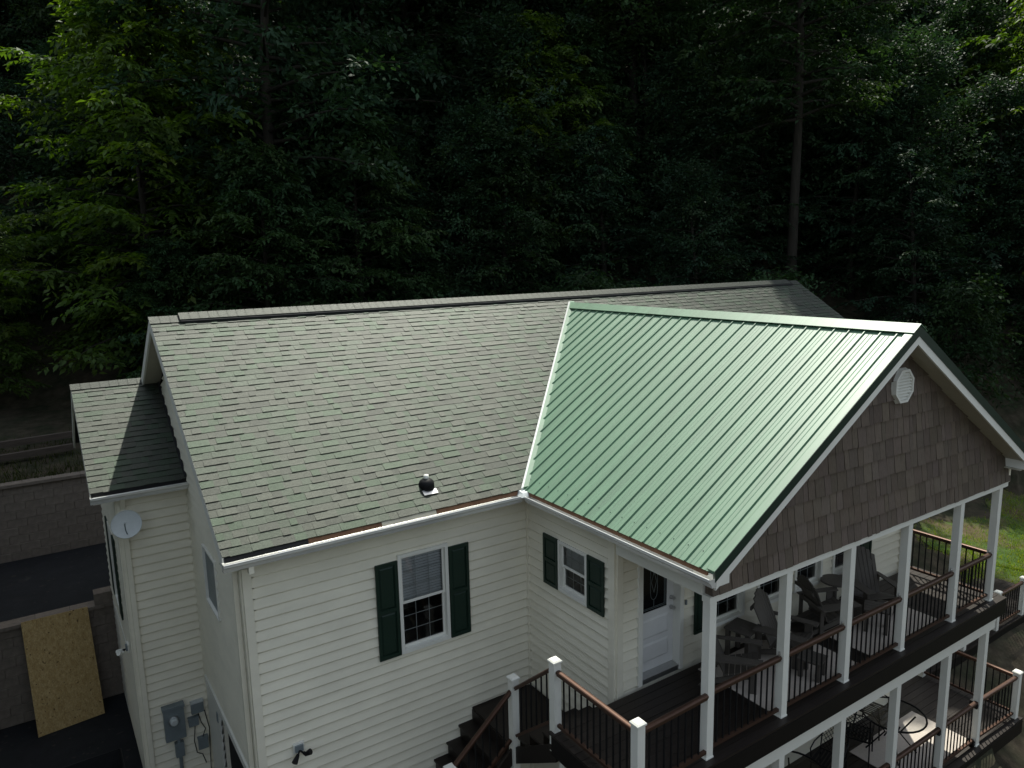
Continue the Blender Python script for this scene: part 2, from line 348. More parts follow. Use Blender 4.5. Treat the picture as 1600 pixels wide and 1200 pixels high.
# ------------------------------------------------------------------ front door
door = empty('front_door', (0, 0, GZ)); door.parent = house; door.location = (0, 0, 0)
q = MB(FP); q.box(DR[0], DR[0]+.075, 0, DR[3], -.02, .058); q.box(DR[1]-.075, DR[1], 0, DR[3], -.02, .058); q.box(DR[0]+.075, DR[1]-.075, DR[3]-.075, DR[3], -.02, .058); q.build('casing', TRIM, door)
q = MB(FP); q.box(DR[0]+.02, DR[0]+.055, 0, DR[3]-.02, -.14, -.021); q.box(DR[1]-.055, DR[1]-.02, 0, DR[3]-.02, -.14, -.021); q.build('jamb', TRIM, door)
MB(FP).box(DR[0]+.076, DR[1]-.076, .0, .075, -.14, .045).build('threshold', STEEL, door)
a0, a1, dz0, dz1 = DR[0]+.056, DR[1]-.056, .078, 1.95
MB(FP).box(a0, a1, dz0, dz1, -.135, -.10).build('leaf', DOORM, door)
g0, g1, gz0, gz1 = a0+.11, a1-.15, 1.0, 1.86
q = MB(FP)
for A in ((g0-.03, g0, gz0-.03, gz1+.03), (g1, g1+.03, gz0-.03, gz1+.03), (g0, g1, gz1, gz1+.03), (g0, g1, gz0-.03, gz0)): q.box(*A, -.0995, -.082)
q.build('glass_frame', DOORM, door)
MB(FP).box(g0, g1, gz0, gz1, -.099, -.093).build('door_glass', GLASS, door)
q = MB(FP); cx_, cz_ = (g0+g1)/2, (gz0+gz1)/2
def lead(P, q=q):
    for a, b in zip(P, P[1:]): q.tube([(a[0], a[1], -.091), (b[0], b[1], -.091)], .0035, 4)
for e in (.03, .05): lead([(g0+e, gz0+e), (g1-e, gz0+e), (g1-e, gz1-e), (g0+e, gz1-e), (g0+e, gz0+e)])
lead([(cx_+.09*math.sin(2*math.pi*i/20)*(1+.25*math.cos(4*math.pi*i/20)), cz_+.27*math.cos(2*math.pi*i/20)) for i in range(21)])
lead([(cx_, cz_-.16), (cx_+.05, cz_), (cx_, cz_+.16), (cx_-.05, cz_), (cx_, cz_-.16)]); lead([(cx_, gz0+.05), (cx_, cz_-.27)]); lead([(cx_, gz1-.05), (cx_, cz_+.27)])
q.build('leading', GREYM, door)
for z0_, z1_ in ((.22, .50), (.58, .88)):
    q = MB(FP); q.hexa([(a0+.1, z0_, -.0995), (a1-.1, z0_, -.0995), (a1-.1, z1_, -.0995), (a0+.1, z1_, -.0995)], [(a0+.13, z0_+.03, -.088), (a1-.13, z0_+.03, -.088), (a1-.13, z1_-.03, -.088), (a0+.13, z1_-.03, -.088)]); q.build('panel', DOORM, door)
for zz in (.95, 1.10): MB(FP).tube([(a1-.06, zz, -.10), (a1-.06, zz, -.075), (a1-.06, zz, -.06), (a1-.06, zz, -.03)], [.028, .028, .014, .03], 10).build('knob' if zz < 1 else 'deadbolt', STEEL, door)
trim('door_bell', FP, 1.325, 1.35, .98, 1.05, .025, .05, GREYM)

# ------------------------------------------------------------------ roof slabs, soffits, fascias
roof = MB()
def slab(q, A, B, C_, D_, th=.07):
    q.hexa([Vector(p)-Vector((0, 0, th)) for p in (A, B, C_, D_)], [A, B, C_, D_])
slab(roof, (RX0+.01, EY+.01, zm(EY+.01)), (RX1-.01, EY+.01, zm(EY+.01)), (RX1-.01, D, ZR), (RX0+.01, D, ZR))
slab(roof, (RX0+.01, D, ZR), (RX1-.01, D, ZR), (RX1-.01, 2*D-EY, zm(EY)), (RX0+.01, 2*D-EY, zm(EY)))
roof = roof.build('roof', FELT, house)
E_ = BX-.37
q = MB(); slab(q, (E_+.01, 3.42, zb(3.42)), (XL-.02, 3.42, zb(3.42)), (XL-.02, BR, BZR), (E_+.01, BR, BZR)); slab(q, (E_+.01, BR, BZR), (XL-.02, BR, BZR), (XL-.02, 7.8, zb(7.8)), (E_+.01, 7.8, zb(7.8)))
broof = q.build('roof', FELT, house)
q = MB(); slab(q, (EX, WY0+.02, zw(EX)), (WX, WY0+.02, ZW), (WX, 3.38, ZW), (EX, 3.38, zw(EX)), .09); slab(q, (WX, WY0+.02, ZW), (2*WX-EX, WY0+.02, zw(EX)), (2*WX-EX, 3.38, zw(EX)), (WX, 3.38, ZW), .09)
mroof = q.build('metal_roof', DKGREEN, house)
def rake(pa, pb, h=.17, th=.03, nm='rake_fascia', m=TRIM, off=.0):
    """fascia board under a sloping roof edge, pa/pb = top edge points, thickness along axis th vector"""
    pa, pb = Vector(pa), Vector(pb); t_ = Vector(th); d = Vector((0, 0, h))
    return MB().hexa([pa-d, pb-d, pb-d+t_, pa-d+t_], [pa, pb, pb+t_, pa+t_]).build(nm, m, house)
e = .012
for y0, y1 in ((EY, D), (2*D-EY, D)):
    rake((RX0, y0, zm(y0)-e), (RX0, y1, zm(y1)-e), .18, (.03, 0, 0)); rake((RX1-.03, y0, zm(y0)-e), (RX1-.03, y1, zm(y1)-e), .18, (.03, 0, 0))
    for xa, xb in ((RX0+.031, XL), (XR, RX1-.031)): MB().hexa([(xa, y0, zm(y0)-.175), (xb, y0, zm(y0)-.175), (xb, y1, zm(y1)-.175), (xa, y1, zm(y1)-.175)], [(xa, y0, zm(y0)-.155), (xb, y0, zm(y0)-.155), (xb, y1, zm(y1)-.155), (xa, y1, zm(y1)-.155)]).build('rake_soffit', TAN, house)
for y0, y1 in ((3.42, BR), (7.78, BR)): rake((E_, y0, zb(y0)-e), (E_, y1, zb(y1)-e), .17, (.03, 0, 0))
for x0, x1 in ((EX, WX), (2*WX-EX, WX)):
    rake((x0, WY0, zw(x0)-.10), (x1, WY0, zw(x1)-.10), .125, (0, .03, 0)); rake((x0-.03*(1 if x0 < WX else -1), WY0-.012, zw(x0)+.012), (x1, WY0-.012, zw(x1)+.03), .135, (0, .03, 0), 'rake_trim', DKGREEN)
    q = MB(); q.hexa([(x0, WY0+.031, zw(x0)-.20), (x0, PY-.06, zw(x0)-.20), (x1, PY-.06, zw(x1)-.20), (x1, WY0+.031, zw(x1)-.20)], [(x0, WY0+.031, zw(x0)-.18), (x0, PY-.06, zw(x0)-.18), (x1, PY-.06, zw(x1)-.18), (x1, WY0+.031, zw(x1)-.18)]); q.build('rake_soffit', TAN, house)
# eave fascias and level soffits
trim('fascia', front(EY+.03), XL-.27, EX, 2.42, zm(EY)-.08, .0, .025)
MB().box(XL-.27, EX, EY+.031, -.03, 2.415, 2.43).build('soffit', TAN, house)
trim('fascia', left(EX+.03), -EY+.0, -WY0-.02, 2.42, zw(EX)-.10, .0, .025)
MB().box(EX+.031, -.03, WY0+.05, EY+.03, 2.412, 2.427).build('soffit', TAN, house)
trim('fascia', front(3.45), E_+.03, XL, 2.44, zb(3.42)-.08, .0, .025); MB().box(E_+.04, XL, 3.451, BY-.03, 2.44, 2.455).build('soffit', TAN, house)
MB().box(2*WX+.0, 2*WX-EX-.03, WY0+.05, 0, 2.412, 2.427).build('soffit', TAN, house)
trim('fascia', left(2*WX-EX), -EY+.0, -WY0-.02, 2.42, zw(EX)-.10, .0, .025)
MB().box(XL, XR, YB+.001, 2*D-EY-.02, 2.41, 2.43).build('soffit', TAN, house)
# bare strip of fascia board showing between roof edge and gutter
for a, b, m_ in ((RX0+.02, -3.62, FELT), (-3.62, -2.62, WOODF), (-2.62, -1.80, TAN), (-1.80, -.35, WOODF)):
    MB().hexa([(a, EY-.030, 2.555), (b-.004, EY-.030, 2.555), (b-.004, EY+.02, 2.555), (a, EY+.02, 2.555)], [(a, EY-.012, 2.600), (b-.004, EY-.012, 2.600), (b-.004, EY+.02, 2.625), (a, EY+.02, 2.625)]).build('fascia_strip', m_, house)
for a, b, m_ in ((-3.98, -2.75, WOODF), (-2.745, -1.5, WOODF), (-1.495, -.45, WOODF)):
    MB().hexa([(EX-.045, a, 2.555), (EX+.02, a, 2.555), (EX+.02, b, 2.555), (EX-.045, b, 2.555)], [(EX-.02, a, 2.60), (EX+.02, a, 2.61), (EX+.02, b, 2.61), (EX-.02, b, 2.60)]).build('fascia_strip', m_, house)
# gutters (K profile, open on top)
GP = [(0, 0), (0, -.105), (.07, -.105), (.085, -.06), (.118, -.03), (.118, 0), (.106, .004), (.106, -.006)]
def gutter(P, Q, out, z):
    P, Q, out = Vector(P), Vector(Q), Vector(out); q = MB()
    for end in (P, Q): pass
    for (a, b), (c, d) in zip(GP, GP[1:]): q.face([P+out*a+Vector((0, 0, z+b)), Q+out*a+Vector((0, 0, z+b)), Q+out*c+Vector((0, 0, z+d)), P+out*c+Vector((0, 0, z+d))])
    for end in (P, Q): q.face([end+out*a+Vector((0, 0, z+b)) for a, b in GP[:6]])
    q.tube([P+out*.114+Vector((0, 0, z)), Q+out*.114+Vector((0, 0, z))], .009, 10)
    q.build('gutter', GUTTER, house, fix=False)
gutter((RX0-.01, EY-.002, 0), (EX-.118, EY-.002, 0), (0, -1, 0), 2.555); gutter((EX-.002, EY-.118, 0), (EX-.002, WY0-.01, 0), (-1, 0, 0), 2.555)
gutter((E_-.01, 3.423, 0), (XL-.01, 3.423, 0), (0, -1, 0), 2.575); gutter((2*WX-EX+.002, WY0, 0), (2*WX-EX+.002, 0, 0), (1, 0, 0), 2.555)
MB().hexa([(EX-.17, EY-.17, 2.552), (EX+.02, EY-.17, 2.552), (EX+.02, EY+.02, 2.552), (EX-.17, EY+.02, 2.552)], [(EX-.12, EY-.12, 2.60), (EX+.0, EY-.12, 2.61), (EX+.0, EY+.0, 2.63), (EX-.12, EY+.0, 2.62)]).build('gutter_corner', DISHM, house)
def downspout(fn, u, vtop, w_=.03, kick=.30):
    q = MB(fn); q.box(u-.035, u+.035, GZ+.15, vtop-.2, w_, w_+.06); q.hexa([(u-.035, vtop-.2, w_), (u+.035, vtop-.2, w_), (u+.035, vtop-.2, w_+.06), (u-.035, vtop-.2, w_+.06)], [(u-.035, vtop, w_+kick), (u+.035, vtop, w_+kick), (u+.035, vtop, w_+kick+.06), (u-.035, vtop, w_+kick+.06)])
    q.build('downspout', SIDING, house)
q = MB(); q.box(XL-.105, XL-.045, .12, .19, GZ+.15, 2.20); q.hexa([(XL-.105, .12, 2.2), (XL-.045, .12, 2.2), (XL-.045, .19, 2.2), (XL-.105, .19, 2.2)], [(XL-.02, -.36, 2.40), (XL+.04, -.36, 2.40), (XL+.04, -.29, 2.44), (XL-.02, -.29, 2.44)]); q.box(XL-.02, XL+.04, -.45, -.36, 2.36, 2.45); q.build('downspout', SIDING, house)
downspout(FB, BX+.06, 2.46, .042, .15)

# ------------------------------------------------------------------ shingles
def tab_color():
    r = random.random()
    if r < .17: c = (.87, 1.07, .90)
    elif r < .5: c = (.94, 1.03, .95)
    elif r < .62: c = (.88, .87, .87)
    else: c = (1.0, .99, .97)
    k = random.uniform(.90, 1.07); return tuple(x*k for x in c)
EXS = .1255; NS = SM/math.hypot(1, SM); CS = 1/math.hypot(1, SM)
shingles = []                                               # (distance, mb, roof)
def field(rf, y_e, zf, spans, y_top):
    """one slope facing -Y; spans(y) -> list of (x0,x1); courses laid eave to ridge"""
    dy = EXS*CS; k = 0
    while y_e+k*dy < y_top-.01:
        yb = y_e+k*dy; yt = min(yb+dy+.012, y_top)
        sb, st = spans(yb), spans(yt)
        for (l0, r0_), (l1, r1_) in zip(sb, st):
            x = max(l0, l1)-.0; xs = min(l0, l1); lo = min(l0, l1); hi = max(r0_, r1_)
            x = lo; thick = random.random() < .5
            while x < hi-.005:
                w_ = random.choice((.10, .13, .16, .19, .23, .28))*random.uniform(.9, 1.1)
                x2 = min(x+w_, hi)
                if hi-x2 < .06: x2 = hi
                B0, B1 = max(x, l0), min(x2, r0_); T0, T1 = max(x, l1), min(x2, r1_)
                if B1-B0 > .008 or T1-T0 > .008:
                    B1 = max(B1, B0+.002); T1 = max(T1, T0+.002)
                    th = random.uniform(.013, .017) if thick else random.uniform(.008, .010)
                    tt = .003; g = .0007; sk_ = random.uniform(-.004, .004)
                    def P(xx, yy, h): return (xx, yy-NS*h, zf(yy)+CS*h)
                    yb_ = yb+sk_; q = MB(); q.hexa([P(B0+g, yb_, .0005), P(B1-g, yb_, .0005), P(T1-g, yt, .0005), P(T0+g, yt, .0005)], [P(B0+g, yb_, th), P(B1-g, yb_, th), P(T1-g, yt, tt), P(T0+g, yt, tt)], tab_color())
                    c = Vector(((B0+B1)/2, yb, zf(yb))); shingles.append(((c-CAM).length/max(.25, (B1-B0)/.2)**.5, q, rf))
                x = x2; thick = not thick if random.random() < .85 else thick
        k += 1
def main_spans(y):
    if y >= 3.40: return [(RX0, RX1)]
    a = xv(y); return [(RX0, max(a-.03, RX0+.1)), (2*WX-a+.03, RX1)]
field(roof, EY-.012, zm, lambda y: main_spans(min(y, 3.399)), 3.399)
field(roof, 3.399, zm, lambda y: [(RX0, RX1)], D-.02)
field(broof, 3.42-.012, zb, lambda y: [(E_, XL-.03)], BR-.02)
shingles.sort(key=lambda s: s[0])
for d_, q, rf in shingles[:300]: q.build('shingle', SHINGLE, rf, tint=True)
for rf in (roof, broof):
    q = MB()
    for d_, s_, r_ in shingles[300:]:
        if r_ is rf:
            n = len(q.v); q.v += s_.v; q.f += [tuple(i+n for i in f) for f in s_.f]; q.c += s_.c
    tag(q.build('shingles', SHINGLE, rf, tint=True), kind='stuff')
# back slopes: plain courses
q = MB(); k = 0
while D+.02+k*EXS*CS < 2*D-EY:
    y0 = 2*D-EY-k*EXS*CS; y1 = max(y0-EXS*CS-.01, D+.02); q.hexa([(RX0, y0, zm(y0)), (RX1, y0, zm(y0)), (RX1, y1, zm(y1)), (RX0, y1, zm(y1))], [(RX0, y0+NS*.01, zm(y0)+.01), (RX1, y0+NS*.01, zm(y0)+.01), (RX1, y1, zm(y1)+.003), (RX0, y1, zm(y1)+.003)]); k += 1
tag(q.build('shingles', SHINGLE, roof, tint=True), kind='stuff')
# ridge vent and caps
q = MB()
for s_ in (-1, 1): q.hexa([(-4.22, D, ZR+.03), (11.4, D, ZR+.03), (11.4, D+s_*.17, ZR-.08), (-4.22, D+s_*.17, ZR-.08)], [(-4.22, D, ZR+.05), (11.4, D, ZR+.05), (11.4, D+s_*.17, ZR-.058), (-4.22, D+s_*.17, ZR-.058)])
q.build('ridge_vent', FELT, roof)
def cap_mesh(h, sl, ln=.16, w_=.15):
    q = MB(); c = (.78, .78, .78)
    for s_ in (-1, 1): q.hexa([(0, 0, h), (0, s_*w_, h-sl*w_), (ln, s_*w_, h-sl*w_+.008), (ln, 0, h+.008)], [(0, 0, h+.016), (0, s_*w_, h-sl*w_+.014), (ln, s_*w_, h-sl*w_+.014), (ln, 0, h+.016)], c)
    return q.mesh('ridge_shingle', SHINGLE, tint=True)
capL, capH, capB = cap_mesh(.012, SM), cap_mesh(.052, SM), cap_mesh(.012, SM, .16, .13)
x = RX0-.01
while x < RX1-.1: link('ridge_shingle', capH if -4.24 < x < 11.3 else capL, roof, (x, D, ZR)); x += .148
x = E_-.01
while x < XL-.15: link('ridge_shingle', capB, broof, (x, BR, BZR)); x += .148
# black strip in place of the shadow along the wall, and vent pipe
MB().hexa([(XL-.06, 3.42, zb(3.42)+.02), (XL-.022, 3.42, zb(3.42)+.02), (XL-.022, BR, BZR+.02), (XL-.06, BR, BZR+.02)], [(XL-.03, 3.42, zb(3.42)+.05), (XL-.022, 3.42, zb(3.42)+.05), (XL-.022, BR, BZR+.05), (XL-.03, BR, BZR+.09)]).build('wall_shadow_strip', FELT, broof)
px, py = -1.757, -.03; pz = zm(py)
q = MB(); a = .11
q.hexa([(px-a, py-.15, zm(py-.15)+.022), (px+a, py-.15, zm(py-.15)+.022), (px+a, py-.075, zm(py-.075)+.022), (px-a, py-.075, zm(py-.075)+.022)], [(px-a, py-.15, zm(py-.15)+.026), (px+a, py-.15, zm(py-.15)+.026), (px+a, py-.075, zm(py-.075)+.026), (px-a, py-.075, zm(py-.075)+.026)])
vp = q.build('vent_flashing', STEEL, roof)
MB().tube([(px, py, pz-.03), (px, py, pz+.05), (px, py, pz+.085), (px, py, pz+.105), (px, py, pz+.125)], [.112, .112, .100, .080, .05], 18).build('vent_boot', BLACK, roof, smooth=True)
MB().tube([(px, py, pz+.1), (px, py, pz+.14), (px, py, pz+.175)], [.038, .038, .036], 14).build('vent_pipe', TRIM, roof, smooth=True)

# ------------------------------------------------------------------ metal roof panels
PITCHM = .2285; prof = [(0, 0), (.05, 0), (.058, .004), (.066, 0), (.108, 0), (.116, .004), (.124, 0), (PITCHM-.047, 0), (PITCHM-.042, .023), (PITCHM-.027, .023), (PITCHM-.022, 0), (PITCHM, 0)]
NW, CW = SW/math.hypot(1, SW), 1/math.hypot(1, SW)
k = 0; y = WY0+.005
while y < 3.36:
    for side in (-1, 1):
        q = MB(); rows = []
        for dy_, h in prof:
            yy = y+dy_
            if yy > 3.38: break
            xs = EX-.035 if yy < EY else max(xv(yy)+.035, EX-.035); xs = min(xs, WX-.05)
            lift = .004+h
            P = lambda xx: (WX+side*(WX-xx) if side > 0 else xx, yy, zw(xx)+lift*CW)
            P2 = lambda xx: (P(xx)[0]+side*NW*lift, yy, P(xx)[2])
            rows.append(q.pts([P2(xs), P2(WX-.01)]))
        for a, b in zip(rows, rows[1:]): q.f.append((a, a+1, b+1, b)); q.c.append((1, 1, 1))
        if len(rows) > 1: q.build('metal_panel', METAL, mroof, fix=False)
    y += PITCHM
q = MB()
for s_ in (-1, 1):
    q.hexa([(WX, WY0-.02, ZW+.045), (WX+s_*.17, WY0-.02, ZW+.045-SW*.17), (WX+s_*.17, 3.46, ZW+.045-SW*.17), (WX, 3.46, ZW+.045)], [(WX, WY0-.02, ZW+.055), (WX+s_*.17, WY0-.02, ZW+.053-SW*.17), (WX+s_*.17, 3.46, ZW+.053-SW*.17), (WX, 3.46, ZW+.055)])
q.build('ridge_cap', METAL, mroof)
for s_ in (-1, 1):                                          # rake edge strip
    xa = EX-.035; f_ = (lambda x: x) if s_ < 0 else (lambda x: 2*WX-x)
    MB().hexa([(f_(xa), WY0-.006, zw(xa)+.02), (f_(xa), WY0+.10, zw(xa)+.02), (f_(WX-.1), WY0+.10, zw(WX-.1)+.02), (f_(WX-.1), WY0-.006, zw(WX-.1)+.02)], [(f_(xa), WY0-.006, zw(xa)+.034), (f_(xa), WY0+.10, zw(xa)+.034), (f_(WX-.1), WY0+.10, zw(WX-.1)+.034), (f_(WX-.1), WY0-.006, zw(WX-.1)+.034)]).build('rake_cap', METAL, mroof)
# valley flashing: white turned-up edge against the shingles and green strip
y0, y1 = EY-.03, 3.42
def vstrip(o0, o1, h0, h1, m_, nm):
    q = MB(); A = Vector((xv(y0), y0, zm(y0))); B = Vector((xv(y1), y1, zm(y1)))
    q.hexa([A+Vector((o0, 0, h0)), A+Vector((o1, 0, h0)), B+Vector((o1, 0, h0)), B+Vector((o0, 0, h0))], [A+Vector((o0, 0, h1)), A+Vector((o1, 0, h1)), B+Vector((o1, 0, h1)), B+Vector((o0, 0, h1))]); q.build(nm, m_, mroof)
vstrip(-.055, -.015, -.01, .05, GUTTER, 'valley_flashing'); vstrip(-.014, .10, -.02, .055, METAL, 'valley_trim')
# exposed screws
q = MB()
for fx in (.03, .97):
    yy = WY0+.09
    while yy < 3.2:
        xs = EX if yy < EY else xv(yy)+.1; xx = EX+.03+(WX-EX)*fx
        if xx > xs: q.tube([(xx, yy, zw(xx)+.004), (xx-.006, yy, zw(xx)+.011)], .0055, 5)
        yy += PITCHM
tag(q.build('screws', DKGREEN, mroof), kind='stuff')

# ------------------------------------------------------------------ gable wall with shakes
GY = front(PY-.055)
gable = MB(GY).hexa([(.02, 2.12, -.1), (2*WX+.25, 2.12, -.1), (2*WX+.25, zw(2*WX+.25)-.14, -.1), (WX, ZW-.14, -.1), (.02, zw(.02)-.14, -.1)], [(.02, 2.12, 0), (2*WX+.25, 2.12, 0), (2*WX+.25, zw(2*WX+.25)-.14, 0), (WX, ZW-.14, 0), (.02, zw(.02)-.14, 0)]).build('gable_wall', SHAKE, house, tint=True)
vb = 2.13; SE = .268
while vb < ZW-.2:
    u = -.02+random.uniform(0, .1)
    while u < 2*WX+.28:
        w_ = random.choice((.10, .13, .15, .18, .21))*random.uniform(.9, 1.1); a, b = max(u, .0), min(u+w_-.010, 2*WX+.27); u += w_
        if b-a < .03: continue
        lim = lambda uu: zw(uu)-.15
        bo = vb+random.choice((-.005, -.003, 0, .002, .005)); t = vb+SE+.01
        ta, tb_ = min(t, lim(a)), min(t, lim(b))
        if ta < bo+.02 and tb_ < bo+.02: continue
        ta, tb_ = max(ta, bo+.003), max(tb_, bo+.003)
        th = random.uniform(.036, .046); f = lambda v: .006+(th-.006)*max(0, (vb+SE-v)/SE); k_ = random.uniform(.80, 1.14)
        q = MB(GY); q.hexa([(a, bo, .001), (b, bo, .001), (b, bo, th), (a, bo, th)], [(a, ta, .001), (b, tb_, .001), (b, tb_, f(tb_)), (a, ta, f(ta))], (k_, k_*random.uniform(.97, 1.02), k_*random.uniform(.94, 1.02)))
        q.build('shake', SHAKE, gable, tint=True)
    vb += SE
# octagonal louvre vent
vc, vz, vr = 3.74, 4.19, .25
ov = MB(GY).hexa([(vc+vr*math.cos(R(22.5+45*i)), vz+vr*1.08*math.sin(R(22.5+45*i)), .02) for i in range(8)], [(vc+vr*.97*math.cos(R(22.5+45*i)), vz+vr*1.04*math.sin(R(22.5+45*i)), .045) for i in range(8)]).build('gable_vent', TRIM, house)
for i in range(9):
    z = vz-.18+i*.042; hw = .17 if abs(z-vz) < .09 else .17-(abs(z-vz)-.09)*.9
    MB(GY).hexa([(vc-hw, z, .05), (vc+hw, z, .05), (vc+hw, z, .088), (vc-hw, z, .088)], [(vc-hw, z+.024, .046), (vc+hw, z+.024, .046), (vc+hw, z+.024, .050), (vc-hw, z+.024, .050)]).build('louvre', TRIM, ov)
for i in range(8):
    A, B = R(22.5+45*i), R(67.5+45*i); P = lambda t_, r_, w_: (vc+r_*math.cos(t_), vz+r_*1.04*math.sin(t_), w_)
    MB(GY).hexa([P(A, .2, .046), P(A, .245, .046), P(B, .245, .046), P(B, .2, .046)], [P(A, .205, .09), P(A, .24, .09), P(B, .24, .09), P(B, .205, .09)]).build('frame', TRIM, ov)
# porch beam, ceiling
trim('porch_beam', GY, -.02, 2*WX+.27, 2.035, 2.118, -.11, .012)
MB(GY).box(.03, 2*WX+.2, 2.005, 2.033, -.10, -.04).build('screen_track', TRIM, house)
MB().box(-.02, .10, PY+.06, PB-.03, 2.10, 2.41).build('porch_beam', TRIM, house); MB().box(2*WX-.0, 2*WX+.12, PY+.06, PB-.03, 2.10, 2.41).build('porch_beam', TRIM, house)
MB().box(.101, 2*WX-.001, PY+.06, PB-.03, 2.36, 2.38).build('porch_ceiling', TRIM, house)
MB().box(EX-.012, -.06, WY0+.01, PY-.06, 2.43, 2.58).build('eave_return', TRIM, house); MB().box(2*WX+.06, 2*WX-EX+.01, WY0+.01, PY-.06, 2.43, 2.58).build('eave_return', TRIM, house)
trim('gable_corner_trim', GY, 2*WX+.22, 2*WX+.28, 2.119, zw(2*WX+.25)-.16, .0, .03)

# ------------------------------------------------------------------ decks
LZ = -2.80                                                  # lower deck level
def floor_boards(name, z, rows, bw=.138):
    """rows: function y -> list of (x0,x1); boards run along X"""
    fl = empty(name, (0, 0, GZ)); fl.parent = house; fl.location = (0, 0, 0); y, y1, fx = rows
    while y+bw <= y1+.02:
        for a, b in fx(y+bw/2):
            cuts = [a]
            while b-cuts[-1] > 5.5: cuts.append(cuts[-1]+random.uniform(2.5, 4.6))
            cuts.append(b)
            for c0, c1 in zip(cuts, cuts[1:]): MB().box(c0+.002, c1-.002, y+.003, y+bw-.003, z-.032, z+random.uniform(-.0015, .0015)).build('board', DECK, fl)
        y += bw
    return fl
floor_boards('porch_floor', 0, (-3.86, -2.09, lambda y: [(-1.24, 7.52)] if y < -2.26 else [(.03, 7.52)]))
floor_boards('lower_deck_floor', LZ, (-3.86, .4, lambda y: [(-.4, 8.72)] if y < -2.12 else [(7.26, 14.9)] if y > -2.05 else [(7.26, 8.72)]))
def fascia(a, b, z0, z1, out=.02, m_=DECKF, nm='deck_fascia'):
    a, b = Vector(a), Vector(b); d = (b-a).normalized(); n = Vector((d.y, -d.x, 0))*out
    MB().hexa([(a.x, a.y, z0), (b.x, b.y, z0), (b.x+n.x, b.y+n.y, z0), (a.x+n.x, a.y+n.y, z0)], [(a.x, a.y, z1), (b.x, b.y, z1), (b.x+n.x, b.y+n.y, z1), (a.x+n.x, a.y+n.y, z1)]).build(nm, m_, house)
fascia((-1.22, -3.845), (7.50, -3.845), -.29, -.034); fascia((7.50, -3.84), (7.50, -2.1), -.29, -.034); fascia((-1.22, -2.27), (-1.22, -3.84), -.29, -.034)
MB().box(-1.2, 7.48, -3.84, -2.15, -.28, -.20).build('deck_underside', DECK, house)
MB().box(-.1, 7.40, PY-.06, PY+.05, -.585, -.432).build('deck_beam', TRIM, house); MB().box(-.1, 7.40, PY-.075, PY+.05, -.43, -.29).build('deck_beam', TRIM, house)
fascia((-.4, -3.845), (8.70, -3.845), LZ-.30, LZ-.034); fascia((8.70, -3.84), (8.70, -2.06), LZ-.30, LZ-.034); fascia((8.72, -2.04), (14.9, -2.04), LZ-.30, LZ-.034)
# posts
PX = [.055, 1.479, 2.879, 4.337, 5.877, 7.161]
def post(x, y, z0, z1, s=.056, cap=False, nm='post'):
    p = MB().box(x-s, x+s, y-s, y+s, z0, z1).build(nm, TRIM, house)
    if cap:
        q = MB(); a = s+.014; q.box(x-a, x+a, y-a, y+a, z1, z1+.022); q.hexa([(x-a, y-a, z1+.022), (x+a, y-a, z1+.022), (x+a, y+a, z1+.022), (x-a, y+a, z1+.022)], [(x-a*.72, y-a*.72, z1+.04), (x+a*.72, y-a*.72, z1+.04), (x+a*.72, y+a*.72, z1+.04), (x-a*.72, y+a*.72, z1+.04)]); q.build('cap', TRIM, p)
    else:
        q = MB(); q.box(x-s-.008, x+s+.008, y-s-.008, y+s+.008, z0, z0+.02); q.build('foot_trim', TRIM, p)
    return p
for x in PX: post(x, PY, .0, 2.034); post(x, PY-.002, LZ, -.586)
post(-1.14, -2.235, -.3, .965, cap=True); post(-1.14, -3.77, -.3, .95, cap=True); post(-1.14, -1.243, -1.3, .235, cap=True); post(-2.188, -1.243, -2.3, -.72, cap=True)
post(-1.12, -2.4, GZ, -.29, .05); post(-1.12, -3.7, GZ, -.29, .05)
post(8.60, -3.74, LZ-.25, LZ+.92, cap=True); post(8.60, -2.0, LZ-.1, LZ+.92, cap=True)
for x in (10.35, 11.87, 13.17, 14.6): post(x, -1.98, LZ-.12, LZ+.93, cap=True)
# railings
bal = MB().box(-.0085, .0085, -.0085, .0085, 0, 1).mesh('baluster', BLACK)
def railing(A, B, z0, zb0=None, top=.875, bot=.105, m_=RAIL, gap=.112):
    """guard rail between posts A and B (plan points); z0,zb0 = floor height at each end"""
    zb0 = z0 if zb0 is None else zb0
    rl = empty('railing', (0, 0, GZ)); rl.parent = house; rl.location = (0, 0, 0); A = Vector((*A, 0)); B = Vector((*B, 0)); L_ = (B-A).length; d = (B-A)/L_
    a, b = A+Vector((0, 0, z0)), B+Vector((0, 0, zb0)); Z = Vector((0, 0, 1))
    sdv = d.cross(Z); q = MB(); sec = [(-.024, -.070), (-.024, -.045), (-.036, -.040), (-.036, -.018), (-.030, -.008), (-.018, -.002), (0, 0), (.018, -.002), (.030, -.008), (.036, -.018), (.036, -.040), (.024, -.045), (.024, -.070)]
    q.hexa([a+sdv*u_+Z*(top+v_) for u_, v_ in sec], [b+sdv*u_+Z*(top+v_) for u_, v_ in sec]); q.build('top_rail', m_, rl)
    MB().bar(a+Z*bot, b+Z*bot, .045, .04).build('bottom_rail', m_, rl)
    for s_, e_ in ((a, d), (b, -d)):
        for hh in (top-.03, bot): MB().box(-.042, .042, -.042, .042, -.04, .04).build('bracket', BLACK, rl).location = s_+Z*hh+e_*.012-(Vector((0, 0, 0)))
    n = int(L_/gap)
    for i in range(1, n):
        f = i/n; p = a.lerp(b, f); o = link('baluster', bal, rl, p+Z*(bot+.02)); o.scale.z = top-.07-bot-.02
    return rl
for x0, x1 in zip(PX, PX[1:]): railing((x0+.06, PY), (x1-.06, PY), 0)
railing((-1.14, -2.30), (-1.14, -3.71), 0); railing((-1.08, -3.77), (-.003, -3.735), 0); railing((7.161, -3.64), (7.161, -2.14), 0)
